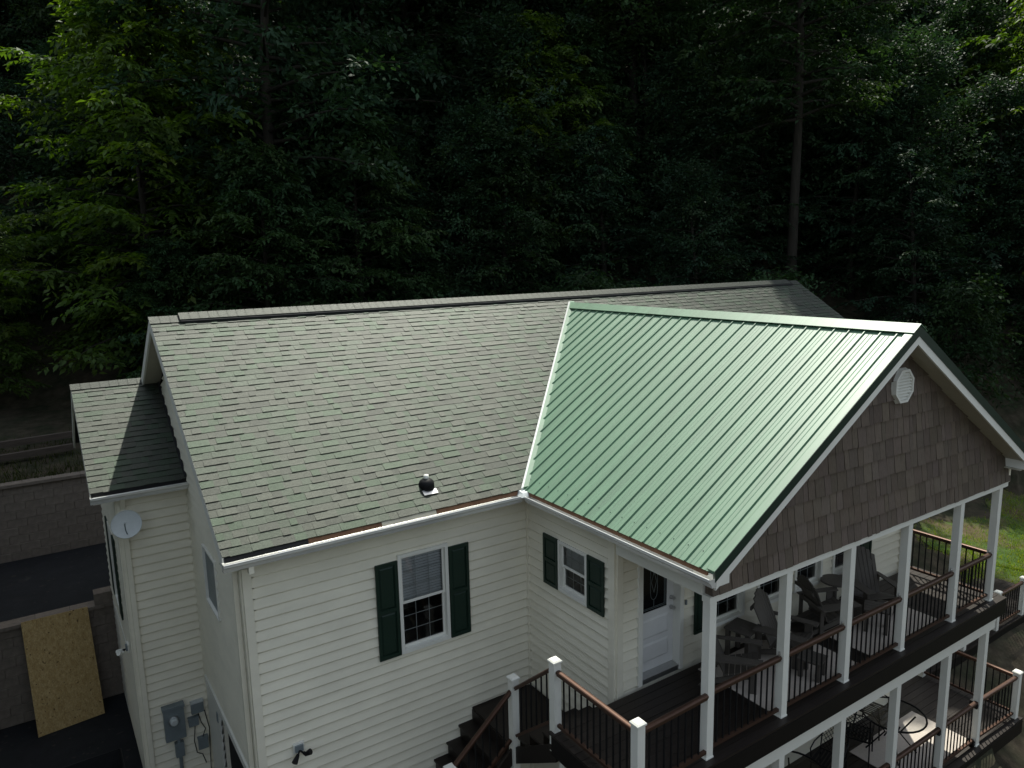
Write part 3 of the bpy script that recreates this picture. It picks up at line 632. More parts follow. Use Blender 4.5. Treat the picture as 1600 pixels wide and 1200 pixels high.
railing((-1.14, -1.31), (-1.14, -2.175), -.72, .0); railing((-2.13, -1.243), (-1.20, -1.243), -1.56, -.80)
for x0, x1 in zip(PX[:-1], PX[1:]): railing((x0+.06, PY), (x1-.06, PY), LZ)
railing((PX[-1]+.06, PY), (8.54, -3.74), LZ); railing((8.60, -3.68), (8.60, -2.06), LZ)
for x0, x1 in zip((8.6, 10.35, 11.87, 13.17), (10.35, 11.87, 13.17, 14.6)): railing((x0+.06, -1.98), (x1-.06, -1.98), LZ)
# little solar lamps clipped on the porch rail ends
for x in PX[1:]: MB().tube([(x-.075, PY, .875), (x-.075, PY, .905), (x-.075, PY, .93)], [.016, .02, .012], 8).build('rail_light', STEEL, house)
# stairs
st = empty('stairs', (0, 0, GZ)); st.parent = house; st.location = (0, 0, 0)
q = MB().box(-1.13, -.03, -1.24, -.03, -.897, -.865).build('landing', DECK, st)
for i in range(9):
    x1 = -1.13-i*.222; z = -.865-(i+1)*.2035
    MB().box(x1-.26, x1+.012, -1.2, -.03, z-.032, z).build('tread', DECK, st); MB().box(x1-.012, x1, -1.19, -.035, z+.001, z+.17).build('riser', DECK, st)
for i in range(3):
    y0_ = -1.24-i*.335; z = -.865+(i+1)*.216; MB().box(-1.12, -.03, y0_-.36, y0_+.01, z-.032, z).build('tread', DECK, st); MB().box(-1.11, -.04, y0_-.012, y0_, z-.215, z-.033).build('riser', DECK, st)
MB().box(-1.11, -.04, -2.262, -2.247, -.215, -.033).build('riser', DECK, st)
MB().hexa([(-1.15, -1.22, -1.05), (-1.15, -1.26, -1.05), (-3.2, -1.26, -2.85), (-3.2, -1.22, -2.85)], [(-1.15, -1.22, -.80), (-1.15, -1.26, -.80), (-3.2, -1.26, -2.62), (-3.2, -1.22, -2.62)]).build('stringer', DECK, st)
MB().hexa([(-1.16, -1.2, -1.12), (-1.12, -1.2, -1.12), (-1.12, -2.26, -.45), (-1.16, -2.26, -.45)], [(-1.16, -1.2, -.86), (-1.12, -1.2, -.86), (-1.12, -2.26, -.18), (-1.16, -2.26, -.18)]).build('stringer', DECK, st)

# ------------------------------------------------------------------ furniture
def adirondack(label, loc, face, s=1.0):
    """wooden garden armchair facing -Y locally"""
    t = empty('adirondack_chair', loc, 0, free=True); t.rotation_euler.z = math.atan2(face[0], -face[1]); t.scale = (s, s, s)
    tag(t, label, 'chair', 'slatted armchairs on the porch')
    def pt(nm, mb): return link(nm, mb.mesh(nm, ADIR), t, local=True)
    for sx in (-1, 1):
        pt('leg', MB().box(sx*.30-.014 if sx > 0 else -.314, .314 if sx > 0 else -.286, -.36, -.24, 0, .52))
        q = MB(); x = sx*.27; q.hexa([(x-.014, -.36, .26), (x+.014, -.36, .26), (x+.014, .50, .0), (x-.014, .50, .0)], [(x-.014, -.36, .37), (x+.014, -.36, .37), (x+.014, .42, .10), (x-.014, .42, .10)]); pt('side_rail', q)
        q = MB(); x0, x1 = (.24, .39) if sx > 0 else (-.39, -.24)
        q.hexa([(x0, -.44, .52), (x1-.02*sx, -.44, .52), (x1, -.30, .52), (x1-.03*sx, .34, .52), (x0+.05*sx, .34, .52)], [(x0, -.44, .543), (x1-.02*sx, -.44, .543), (x1, -.30, .543), (x1-.03*sx, .34, .543), (x0+.05*sx, .34, .543)]); pt('arm', q)
        pt('leg', MB().box(min(sx*.30, sx*.328), max(sx*.30, sx*.328), .24, .31, 0, .52))
    for i in range(6):
        y0_ = -.38+i*.087; z = .375-(y0_+.38)*.30; pt('seat_slat', MB().hexa([(-.285, y0_, z), (.285, y0_, z), (.285, y0_+.078, z-.023), (-.285, y0_+.078, z-.023)], [(-.285, y0_, z+.02), (.285, y0_, z+.02), (.285, y0_+.078, z-.003), (-.285, y0_+.078, z-.003)]))
    for i in range(7):
        k_ = i-3; zt = 1.02-.014*k_*k_; xb, xt = k_*.072, k_*.086; f = lambda z: .10+(z-.22)*.42
        w0, w1 = .033, .039; pt('back_slat', MB().hexa([(xb-w0, f(.2), .2), (xb+w0, f(.2), .2), (xb+w0, f(.2)+.02, .2), (xb-w0, f(.2)+.02, .2)], [(xt-w1, f(zt), zt-.012*max(0, -k_)), (xt+w1, f(zt), zt-.012*max(0, k_)), (xt+w1, f(zt)+.02, zt-.012*max(0, k_)), (xt-w1, f(zt)+.02, zt-.012*max(0, -k_))]))
    pt('back_brace', MB().box(-.30, .30, .262, .29, .44, .52)); pt('back_brace', MB().box(-.27, .27, .43, .455, .76, .82))
    return t
adirondack('grey slatted armchair on porch rug nearest the white front door', (1.60, -2.80, 0), (.62, -.78), .92)
adirondack('grey slatted armchair beside the square side table, angled toward the rail', (2.74, -2.80, 0), (.32, -.95), .95)
adirondack('grey slatted armchair seen side-on in front of the porch windows', (4.05, -2.62, 0), (.93, -.36), .90)
adirondack('grey slatted armchair behind the small footstool', (5.20, -2.72, 0), (-.42, -.9), .95)
def stool(label, loc, a, rz, h, nm, cat, leg=.03):
    t = empty(nm, loc, rz, free=True); tag(t, label, cat)
    for i in range(4): link('top_slat', MB().box(-a+i*a/2+.003, -a+(i+1)*a/2-.003, -a, a, h-.025, h).mesh('top_slat', ADIR), t, local=True)
    for sx in (-1, 1):
        for sy in (-1, 1): link('leg', MB().box(sx*(a-.05)-leg, sx*(a-.05)+leg, sy*(a-.05)-leg, sy*(a-.05)+leg, 0, h-.026).mesh('leg', ADIR), t, local=True)
    return t
stool('square grey side table between two armchairs near the front door', (2.28, -2.42, 0), .21, .2, .46, 'side_table', 'table')
stool('low grey footstool in front of an armchair by the rail', (4.62, -3.17, 0), .19, .5, .40, 'footstool', 'stool')
stool('low grey footstool close to the porch rail near the second post', (2.62, -3.38, 0), .17, .3, .30, 'footstool', 'stool')
t = empty('round_side_table', (4.72, -2.36, 0), 0, free=True); tag(t, 'small round grey table under the porch windows', 'table')
link('table_top', MB().tube([(0, 0, .50), (0, 0, .53)], .24, 20).mesh('table_top', ADIR), t, local=True); link('pedestal', MB().tube([(0, 0, .03), (0, 0, .5)], .035, 10).mesh('pedestal', ADIR), t, local=True); link('base', MB().tube([(0, 0, 0), (0, 0, .03)], .15, 16).mesh('base', ADIR), t, local=True)
def rug(label, x0, x1, y0, y1, z):
    o = MB().box(x0, x1, y0, y1, z+.003, z+.013).build('rug', RUG); tag(o, label, 'rug'); return o
rug('pale rug on the porch by the door side armchairs', 1.42, 3.45, -3.60, -2.32, .0); rug('pale rug on the porch under the footstool and far armchair', 3.80, 5.75, -3.60, -2.75, .0)
rug('pale outdoor rug on the lower deck under the glass table', 5.15, 7.21, -3.60, -2.55, LZ)
# lower deck: round glass tables and black lattice chairs
def patio_table(label, x, y):
    t = empty('patio_table', (x, y, LZ+.013), 0, free=True); tag(t, label, 'table')
    n = 28; q = MB(); q.tube([(.52*math.cos(2*math.pi*i/n), .52*math.sin(2*math.pi*i/n), .71) for i in range(n+1)], .017, 6, cap=False); link('rim', q.mesh('rim', BLACK), t, local=True)
    link('glass_top', MB().face([(.515*math.cos(2*math.pi*i/28), .515*math.sin(2*math.pi*i/28), .712) for i in range(28)]).mesh('glass_top', GLASSP, fix=False), t, local=True)
    for i in range(4):
        a = R(45+90*i); c, s_ = math.cos(a), math.sin(a); link('leg', MB().tube([(.42*c, .42*s_, 0), (.12*c, .12*s_, .36), (.36*c, .36*s_, .70)], .014, 6).mesh('leg', BLACK), t, local=True)
    return t
def lattice_chair(label, x, y, rz, grp='black lattice patio chairs'):
    t = empty('patio_chair', (x, y, LZ+(.013 if x > 5.15 else 0)), rz, free=True); tag(t, label, 'chair', grp)
    pt = lambda nm, q: link(nm, q.mesh(nm, BLACK), t, local=True)
    for sx in (-1, 1):
        pt('leg', MB().tube([(sx*.23, -.22, 0), (sx*.22, -.20, .42)], .012, 6)); pt('leg', MB().tube([(sx*.22, .26, 0), (sx*.21, .2, .42), (sx*.21, .30, .9)], .012, 6))
        pt('arm', MB().tube([(sx*.22, -.2, .42), (sx*.25, -.18, .62), (sx*.25, .0, .66), (sx*.22, .26, .66)], .011, 6))
    q = MB(); q.tube([(-.23, -.23, .42), (.23, -.23, .42), (.22, .22, .42), (-.22, .22, .42), (-.23, -.23, .42)], .012, 6)
    for i in range(8): x0 = -.2+i*.057; q.box(x0-.018, x0+.018, -.22, .22, .417, .423)
    pt('seat', q)
    q = MB(); q.tube([(-.21, .21, .46), (-.21, .3, .9), (-.1, .305, .95), (.1, .305, .95), (.21, .3, .9), (.21, .21, .46)], .011, 6)
    P = lambda u, v: (u, .21+(v-.46)*.2, v)
    for i in range(-6, 8):
        for s_ in (-1, 1):
            a = i*.07; pts = [(a+s_*k_*.05, .46+k_*.06) for k_ in range(9)]; pts = [p for p in pts if abs(p[0]) <= .215]
            if len(pts) > 1: q.tube([P(*p) for p in (pts[0], pts[-1])], .0055, 4)
    pt('lattice_back', q); pt('stretcher', MB().tube([(-.23, -.2, .16), (.23, -.2, .16)], .009, 5))
patio_table('round glass topped patio table with black rim on the lower deck rug', 5.78, -2.95); patio_table('round glass patio table in the dark part of the lower deck', 3.05, -2.85)
lattice_chair('black lattice patio chair left of the glass table on the rug edge', 5.18, -2.66, R(115)); lattice_chair('black lattice patio chair behind the glass table on the rug', 6.05, -2.42, R(10))
lattice_chair('black lattice patio chair in the dark part of the lower deck', 4.15, -2.78, R(-75), 'chairs in the dark part of the lower deck'); lattice_chair('black lattice patio chair in the dark part of the lower deck', 3.45, -3.36, R(200), 'chairs in the dark part of the lower deck')

# ------------------------------------------------------------------ fixtures on the walls
t = empty('satellite_dish', (-5.28, 3.60, 1.86), 0, free=True); tag(t, 'round pale grey satellite dish on the bump-out corner under the eave', 'dish')
n = 24; q = MB(); ax = Vector((-.18, -.80, .42)).normalized(); A = ax.orthogonal().normalized(); B = ax.cross(A); C0 = Vector((-.05, -.35, .23)); rings = []
for k_ in range(6):
    r_ = .215*k_/5; rings.append(q.pts([C0+(A*math.cos(2*math.pi*i/n)+B*math.sin(2*math.pi*i/n))*r_+ax*(.05*(k_/5)**2) for i in range(n)]))
for k_ in range(5):
    for i in range(n): q.f.append((rings[k_]+i, rings[k_]+(i+1) % n, rings[k_+1]+(i+1) % n, rings[k_+1]+i)); q.c.append((1, 1, 1))
q.tube([C0+(A*math.cos(2*math.pi*i/n)+B*math.sin(2*math.pi*i/n))*.215+ax*.05 for i in range(n+1)], .006, 5, cap=False)
link('reflector', q.mesh('reflector', DISHM, smooth=True, fix=False), t, local=True)
link('mount', MB().tube([(0, .022, 0), (0, -.1, .02), C0-ax*.02], .018, 8).mesh('mount', GREYM), t, local=True); link('wall_plate', MB().box(-.06, .06, .01, .028, -.08, .08).mesh('wall_plate', GREYM), t, local=True)
link('feed_arm', MB().tube([C0-A*.0+Vector((0, -.02, -.19)), C0+ax*.2+Vector((0, 0, -.12)), C0+ax*.24], .009, 6).mesh('feed_arm', GREYM), t, local=True); link('feed_horn', MB().tube([C0+ax*.24, C0+ax*.18], .022, 8).mesh('feed_horn', DISHM), t, local=True)
BF = front(BY-.031)
t = empty('electric_meter', (-4.965, BY, -1.95)); tag(t, 'grey electric meter box with round glass meter on the bump-out wall', 'meter box')
MB(BF).box(-5.10, -4.78, -1.93, -1.33, 0, .12).build('enclosure', GREYM, t); MB(BF).box(-5.115, -4.765, -1.36, -1.31, 0, .135).build('lid', GREYM, t)
MB(BF).tube([(-4.955, -1.55, .12), (-4.955, -1.55, .15)], .085, 18).build('meter_ring', STEEL, t); MB(BF).tube([(-4.955, -1.55, .15), (-4.955, -1.55, .21), (-4.955, -1.55, .23)], [.068, .064, .045], 18).build('meter_glass', DISHM, t)
MB(BF).tube([(-4.90, -1.93, .06), (-4.90, GZ, .06)], .03, 10).build('conduit', GREYM, t); MB(BF).box(-4.97, -4.83, -2.28, -2.02, .0, .10).build('junction', GREYM, t)
for nm, lab, b in (('utility_box', 'small pale grey utility box high beside the electric meter', (-4.66, -4.46, -1.60, -1.38)), ('utility_box', 'narrow grey utility box just under the pale one', (-4.72, -4.56, -1.82, -1.66)), ('utility_box', 'dark square utility box low by the inside corner with cables', (-4.60, -4.44, -2.30, -2.08))):
    t = empty(nm, ((b[0]+b[1])/2, BY, b[2])); tag(t, lab, 'utility box', 'utility boxes beside the meter')
    MB(BF).box(*b, 0, .07).build('housing', GREYM, t); MB(BF).box(b[0]-.006, b[1]+.006, b[3]-.03, b[3]+.006, .0, .078).build('cover', DISHM if 'pale grey' in lab else GREYM, t)
for i, (P, lab) in enumerate((([(-4.56, -1.60), (-4.52, -1.8), (-4.46, -1.95), (-4.52, -2.08)], 'black cable looping from the pale utility box to the dark one'), ([(-4.62, -1.82), (-4.66, -2.1), (-4.63, -2.35), (-4.55, -2.4), (-4.50, -2.6)], 'black cable hanging from the narrow utility box'), ([(-4.45, -1.60), (-4.40, -1.95), (-4.42, -2.4), (-4.44, -2.84)], 'black cable running down the inside corner of the bump-out'))):
    o = MB(BF).tube([(a, b, .03+.02*(k_ % 2)) for k_, (a, b) in enumerate(P)], .008, 6).build('cable', BLACK, None, smooth=True); tag(o, lab, 'cable')
def flood(label, fn, u, v, base=.034, hm=BLACK):
    p = Vector(fn(u, v, base)); t = empty('flood_light', p); tag(t, label, 'wall light')
    MB(fn).box(u-.075, u+.075, v-.06, v+.09, base-.002, base+.022).build('back_plate', TRIM, t); MB(fn).box(u-.055, u+.055, v-.03, v+.06, base+.022, base+.05).build('junction_box', GREYM, t)
    for s_ in (-1, 1):
        MB(fn).tube([(u, v-.01, base+.05), (u+s_*.04, v-.035, base+.10)], .012, 6).build('arm', BLACK, t)
        MB(fn).tube([(u+s_*.035, v-.03, base+.09), (u+s_*.06, v-.045, base+.12), (u+s_*.11, v+.0 if s_ > 0 else v-.08, base+.17)], [.02, .03, .042], 10).build('lamp_head', hm, t)
flood('black twin floodlight on white plate on the front siding', F0, -3.85, -.43); flood('white twin floodlight on the side wall of the bump-out', LB, -4.35, -.45, hm=TRIM)

# ------------------------------------------------------------------ ground
def hz(x, y):
    """terrain height"""
    t = .45*x+.89*y
    if x < -3.5 and y > 11.4: base = 1.0+.10*(y-11.4)
    elif y > 7.45: base = -.82
    else: base = GZ-.02
    if x > 7.6 or (x > -3.5 and y > 8):                     # lawn side
        k = min(1, max(0, (y+1)/9)); lawn = -2.95+k*2.0+.03*math.sin(x*1.3+y)
        lawn -= max(0, -1.9-y)*.42+.0
        base = lawn if x > 12.2 or y < 7.45 else max(base, lawn) if x > 12 else base
    elif y < -3.9 and x > 0: base = GZ-.3-(-3.9-y)*.35
    if y < -26 or x < -34: return GZ-1+min(18, max(-26-y, -34-x)*.6)            # unseen rise added behind and left of the camera to block low sky light
    hill = (t-12.3)*.62+(1.0 if x < -3.5 else 0) - (0 if x < 0 else .6)
    return max(base, hill+.25*math.sin(x*.7)*math.cos(y*.55)) if t > 11.5 else base
xs = sorted(set([round(v, 2) for v in list(np.arange(-84, -8, 2.0))+list(np.arange(-8, 26, .5))+list(np.arange(26, 64, 1.5))+[-4.2, -3.6, -3.4, 7.5, 7.65, 12.0, 12.3]]+[-140, -110, 90, 140]))
ys = sorted(set([round(v, 2) for v in list(np.arange(-78, -6, 2))+list(np.arange(-6, 22, .5))+list(np.arange(22, 62, 1.5))+[7.42, 7.48, 7.9, 8.1, 11.36, 11.46, -1.9, -3.85, -3.95]]+[-140, -110, 85, 130]))
q = MB(); q.v = [(x, y, hz(x, y)) for y in ys for x in xs]; nx = len(xs)
for j in range(len(ys)-1):
    for i in range(nx-1):
        cx_, cy_ = (xs[i]+xs[i+1])/2, (ys[j]+ys[j+1])/2
        if XL+.3 < xs[i] and xs[i+1] < 7.3 and 0 < cy_ < 7: pass
        q.f.append((j*nx+i, j*nx+i+1, (j+1)*nx+i+1, (j+1)*nx+i)); q.c.append((1, 1, 1))
g = q.build('ground', SOIL, fix=False, smooth=True); g['kind'] = 'structure'
def sheet(name, m_, x0, x1, y0, y1, f, step=.5, lift=.012):
    ax_ = list(np.arange(x0, x1, step))+[x1]; ay = list(np.arange(y0, y1, step))+[y1]; q = MB(); q.v = [(x, y, f(x, y)+lift) for y in ay for x in ax_]; n = len(ax_)
    for j in range(len(ay)-1):
        for i in range(n-1): q.f.append((j*n+i, j*n+i+1, (j+1)*n+i+1, (j+1)*n+i)); q.c.append((1, 1, 1))
    o = q.build(name, m_, fix=False, smooth=True); o['kind'] = 'structure'; return o
sheet('driveway', ASPH, -22, XL-.02, -20, 7.32, lambda x, y: GZ-.02, 2, .02); sheet('upper_driveway', ASPH, -22, 11, 7.62, 11.20, lambda x, y: -.82, 2, .02)
lawn = sheet('lawn', GRASSG, 14.6, 24, -9, 1.6, hz, .35, .02)
wobble = lambda x, y: (x+.40*math.sin(1.7*y)+.22*math.sin(4.3*y+1), y+.38*math.sin(1.3*x)+.2*math.sin(3.9*x+2))
for v in lawn.data.vertices: v.co.x, v.co.y = wobble(v.co.x, v.co.y); v.co.z = hz(v.co.x, v.co.y)+.02
# retaining walls: every block of the stretch in view its own piece
def block_wall(name, label, ya, yb, z0, rows, x0, x1, vis, bh=.2, bl=.40, th=.24, cap=.07, extra=None):
    t = empty(name, ((x0+x1)/2, ya, z0)); tag(t, label, 'retaining wall')
    me = MB(); b = .008
    me.hexa([(b, 0, b), (bl-b, 0, b), (bl-b, 0, bh-b), (b, 0, bh-b)], [(0, .012, 0), (bl, .012, 0), (bl, .012, bh), (0, .012, bh)]); me.box(0.0005, bl-.0005, .0125, th, .0005, bh-.0005); me = me.mesh('block', BLOCK)
    yf = lambda x: ya+(yb-ya)*(x-x0)/(x1-x0); rest = MB(); ang = math.atan2(yb-ya, x1-x0)
    for r_ in range(rows):
        x = x0-(bl/2 if r_ % 2 else 0)
        while x < x1-.02:
            z = z0+r_*bh; yj = yf(x)+random.uniform(-.006, .006)+r_*.006
            if vis[0] < x < vis[1] and x+bl <= x1+.01: o = link('block', me, t, (x, yj, z)); o.rotation_euler.z = ang
            else: rest.box(x+.002, min(x+bl, x1)-.002, yj, yj+th, z+.002, z+bh-.002)
            x += bl
    if rest.f: tag(rest.build('blocks', BLOCK, t), kind='stuff')
    x = x0; zt = z0+rows*bh
    while x < x1-.05: x2 = min(x+.6, x1); q = MB().hexa([(x+.003, yf(x)-.03, zt), (x2-.003, yf(x2)-.03, zt), (x2-.003, yf(x2)+th+.06, zt), (x+.003, yf(x)+th+.06, zt)], [(x+.003, yf(x)-.03, zt+cap), (x2-.003, yf(x2)-.03, zt+cap), (x2-.003, yf(x2)+th+.06, zt+cap), (x+.003, yf(x)+th+.06, zt+cap)]); q.build('cap_stone', BLOCK, t); x = x2
    return t
lw = block_wall('retaining_wall', 'lower block retaining wall behind the leaning board, meeting the house corner', 7.32, 7.32, GZ, 10, -20, BX-.02, (-9, -4))
q = MB(); q.box(-5.76, BX-.02, 7.31, 7.60, GZ+2.071, GZ+2.31); q.build('end_block', BLOCK, lw)
block_wall('retaining_wall', 'upper block retaining wall at the foot of the wooded bank', 11.24, 11.24, -.82, 9, -20, 4, (-9, -3.5))
for P, lab in ((((-9.0, 12.9, 1.30), (-5.6, 13.15, 1.36)), 'lower weathered landscape timber lying on the bank above the wall'), (((-8.6, 13.7, 1.50), (-4.9, 13.95, 1.56)), 'upper weathered landscape timber lying on the bank above the wall')):
    o = MB().bar(Vector(P[0])+Vector((0, 0, .0)), P[1], .16, .16).build('landscape_timber', TIMBER); tag(o, lab, 'timber', 'timbers on the bank')
# leaning OSB sheet
A = Vector((-6.985, 6.60, GZ+.006)); Bv = Vector((-5.845, 6.74, GZ+.006)); C_ = Vector((-5.90, 7.25, -.73)); D_ = Vector((-7.03, 7.22, -.72))
nrm = (Bv-A).cross(D_-A).normalized()*-.022
o = MB().hexa([A, Bv, C_, D_], [A-nrm, Bv-nrm, C_-nrm, D_-nrm]).build('osb_sheet', OSB); tag(o, 'tan oriented strand board sheet leaning on the lower block wall', 'board')
# dark trailer edge at the frame bottom: a low trash enclosure
t = empty('yard_cart', (-6.2, 4.0, GZ)); tag(t, 'dark low yard cart with open top on the lower driveway', 'cart')
MB().box(-6.62, -5.73, 3.5, 4.4, GZ+.12, GZ+.16).build('bed', BLACK, t)
for b in ((-6.62, -5.73, 4.37, 4.4), (-6.62, -5.73, 3.5, 3.53), (-6.62, -6.59, 3.531, 4.369), (-5.76, -5.73, 3.531, 4.369)): MB().box(*b, GZ+.161, GZ+.55).build('side_panel', FELT, t)
MB().tube([(-6.62, 4.385, GZ+.56), (-5.745, 4.385, GZ+.56), (-5.745, 3.51, GZ+.56)], .018, 6).build('rim', BLACK, t)
for x in (-6.67, -5.68):
    for y in (3.75, 4.15): MB().tube([(x-.03, y, GZ+.122), (x+.03, y, GZ+.122)], .12, 14).build('wheel', BLACK, t)
# log on the bank beside the lawn
o = MB().tube([(16.2, 3.0, hz(16.2, 3.0)+.14), (17.6, 2.7, hz(17.6, 2.7)+.14)], [.16, .14], 10).build('log', TIMBER, smooth=False); tag(o, 'pale cut log lying at the edge of the lawn', 'log')

# ------------------------------------------------------------------ grass blades
def blades(name, label, n, fx, hmin, hmax, tints):
    P = fx(n); V = []; 
    a = rng.uniform(0, 2*math.pi, n); h = rng.uniform(hmin, hmax, n); lean = rng.normal(0, .35, (n, 2)); wd = .006+rng.random(n)*.006
    dx, dy = np.cos(a)*wd, np.sin(a)*wd; v = np.zeros((n, 3, 3)); v[:, 0] = P; v[:, 1] = P; v[:, 2] = P; v[:, 0, 0] -= dx; v[:, 0, 1] -= dy; v[:, 1, 0] += dx; v[:, 1, 1] += dy; v[:, 2, 0] += lean[:, 0]*h; v[:, 2, 1] += lean[:, 1]*h; v[:, 2, 2] += h
    me = bpy.data.meshes.new(name); me.from_pydata(v.reshape(-1, 3).tolist(), [], np.arange(n*3).reshape(-1, 3).tolist())
    at = me.attributes.new('tint', 'FLOAT_COLOR', 'FACE'); c = np.ones((n, 4), 'f'); c[:, :3] = np.array(tints)[rng.integers(0, len(tints), n)]*rng.uniform(.7, 1.2, (n, 1)); at.data.foreach_set('color', c.ravel())
    me.materials.append(GRASS); o = link(name, me); tag(o, label, 'grass', kind='stuff'); return o
def lawn_pts(n):
    p = [wobble(a, b) for a, b in zip(rng.uniform(14.4, 23, n), np.minimum(rng.uniform(-6, 1.9, n), rng.uniform(-3, 1.9, n)))]; return np.array([(a, b, hz(a, b)+.015) for a, b in p])
blades('grass', 'short sunlit lawn grass beside the house', 60000, lawn_pts, .04, .10, [(1, 1, 1), (1.2, 1.05, .8), (.8, .95, .9), (1.3, 1.0, .7)])
def bank_pts(n):
    x = rng.uniform(-10, -3.6, n); y = 11.5+rng.random(n)**2*3.5; return np.stack([x, y, [hz(a, b) for a, b in zip(x, y)]], 1)
blades('grass', 'straggly weeds along the top of the upper block wall', 2500, bank_pts, .08, .28, [(.16, .16, .2), (.22, .18, .2), (.12, .13, .14)])

# ------------------------------------------------------------------ trees
def leaves_mesh(name, base, dirv, nrm_, ln, wd, tint, m_):
    n = len(base); side = np.cross(dirv, nrm_); side /= np.linalg.norm(side, axis=1, keepdims=True)+1e-9
    v = np.zeros((n, 4, 3)); v[:, 0] = base; mid = base+dirv*(ln*.45)[:, None]+nrm_*(ln*.06)[:, None]
    v[:, 1] = mid+side*(wd/2)[:, None]; v[:, 3] = mid-side*(wd/2)[:, None]; v[:, 2] = base+dirv*ln[:, None]-nrm_*(ln*.10)[:, None]
    me = bpy.data.meshes.new(name); me.vertices.add(n*4); me.vertices.foreach_set('co', v.ravel().astype('f'))
    me.loops.add(n*4); me.loops.foreach_set('vertex_index', np.arange(n*4, dtype='i')); me.polygons.add(n); me.polygons.foreach_set('loop_start', np.arange(0, n*4, 4, dtype='i')); me.polygons.foreach_set('loop_total', np.full(n, 4, 'i'))
    me.update(calc_edges=True); at = me.attributes.new('tint', 'FLOAT_COLOR', 'FACE'); c = np.ones((n, 4), 'f'); c[:, :3] = tint; at.data.foreach_set('color', c.ravel()); me.materials.append(m_); return me
def make_tree(seed, H, cb, Rr, nb, ntw, nl, ls, droop, m_, style='layered', trunk_r=.16):
    """returns (trunk mesh, crown mesh): tapered trunk, limbs, twigs carrying rows of leaflets"""
    g = np.random.default_rng(seed); q = MB()
    bend = g.normal(0, .025, 2); tp = lambda z: np.array([bend[0]*z+.10*math.sin(z*.5+seed), bend[1]*z+.10*math.cos(z*.43+seed), z])
    zs = np.linspace(0, H*.93, 9); q.tube([tp(z) for z in zs], [trunk_r*(1.25 if i == 0 else 1)*(1-.9*z/H) for i, z in enumerate(zs)], 8)
    B, Dv, N, L_, W_, T = [], [], [], [], [], []
    for i in range(nb):
        f = (i+g.random())/nb; z = cb+(H*.97-cb)*f; az = i*2.39996+g.normal(0, .35)
        prof_ = (math.sin(math.pi*min(1, .18+.82*f)**.8)*.85+.2) if style != 'shrub' else 1-.5*f
        ln = Rr*prof_*g.uniform(.65, 1.15); el = (.10+.75*f**1.6)+g.normal(0, .12)
        p0 = tp(z); d = np.array([math.cos(az)*math.cos(el), math.sin(az)*math.cos(el), math.sin(el)]); pts = []
        for k in range(6):
            s_ = k/5; pts.append(p0+d*ln*s_+np.array([0, 0, -droop*ln*.35*s_**2])+g.normal(0, .05, 3)*s_)
        q.tube(pts, [max(.006, trunk_r*.34*(1-f*.6)*(1-.85*k/5)) for k in range(6)], 5, cap=False)
        pts = np.array(pts); bt = g.uniform(.78, 1.18); yel = g.random()
        for j in range(ntw):
            s_ = .10+.90*(j+g.random())/ntw; ii = min(int(s_*5), 4); fr = s_*5-ii; b = pts[ii]*(1-fr)+pts[ii+1]*fr; tl = Rr*(.30+.16*g.random())*(1.15-.65*s_)
            a2 = (1 if j % 2 else -1)*g.uniform(.5, 1.25); hd = np.array([math.cos(az+a2), math.sin(az+a2), g.normal(.02, .18)])
            if style == 'dense': hd[2] += g.normal(.15, .4)
            hd /= np.linalg.norm(hd); nrm_ = np.array([0, 0, 1.])-hd*hd[2]+g.normal(0, .22 if style == 'layered' else .5, 3)
            t_ = np.linspace(.05, 1, nl)
            pos = b+hd*(tl*t_)[:, None]; pos[:, 2] -= droop*tl*.55*t_**2; pos += g.normal(0, .03 if style == 'layered' else .10, (nl, 3))
            sg = np.where(np.arange(nl) % 2, 1, -1)*g.uniform(.6, 1.2, nl); c_, s2 = np.cos(sg), np.sin(sg); side = np.cross(nrm_, hd)
            dl = hd[None]*c_[:, None]+side[None]*s2[:, None]+g.normal(0, .22, (nl, 3)); dl[:, 2] -= .18+.35*droop; dl /= np.linalg.norm(dl, axis=1, keepdims=True)
            nn = np.tile(nrm_, (nl, 1))+g.normal(0, .3, (nl, 3)); nn -= dl*(nn*dl).sum(1)[:, None]; nn /= np.linalg.norm(nn, axis=1, keepdims=True)
            l = ls*g.uniform(.7, 1.3, nl); B.append(pos); Dv.append(dl); N.append(nn); L_.append(l); W_.append(l*g.uniform(.36, .5, nl))
            k = bt*g.uniform(.75, 1.25, nl); tc_ = np.stack([k*(1+.35*yel*g.random()), k, k*(1-.25*yel)], 1); T.append(tc_)
    cat = np.concatenate
    return q.mesh('trunk', BARK, smooth=True, fix=False), leaves_mesh('crown', cat(B), cat(Dv), cat(N), cat(L_), cat(W_), cat(T), m_)
KINDS = {}
def kind(k, *a, **kw): KINDS[k] = make_tree(*a, **kw)
#            seed  H   cb   R  nb ntw nl  leaf droop
kind('layA', 1, 12.5, 1.2, 4.0, 84, 17, 17, .23, .6, LEAFY)
kind('layB', 2, 11.0, 1.0, 3.5, 80, 16, 17, .21, .65, LEAF)
kind('layC', 3, 9.0, .8, 3.0, 66, 15, 16, .19, .55, LEAFB)
kind('denA', 4, 13.0, 1.2, 3.7, 95, 18, 17, .18, .35, LEAF, style='dense')
kind('denB', 5, 10.0, .8, 3.2, 84, 16, 17, .17, .4, LEAFB, style='dense')
kind('talA', 6, 24.0, 7.0, 4.8, 95, 18, 17, .26, .35, LEAFB, style='dense', trunk_r=.26)
kind('talB', 7, 26.0, 9.0, 5.0, 95, 18, 17, .26, .45, LEAF, trunk_r=.28)
kind('shrA', 8, 3.6, .2, 2.0, 44, 11, 15, .15, .5, LEAF, style='shrub', trunk_r=.05)
kind('shrB', 9, 3.0, .2, 1.8, 44, 11, 15, .13, .4, LEAFB, style='shrub', trunk_r=.05)
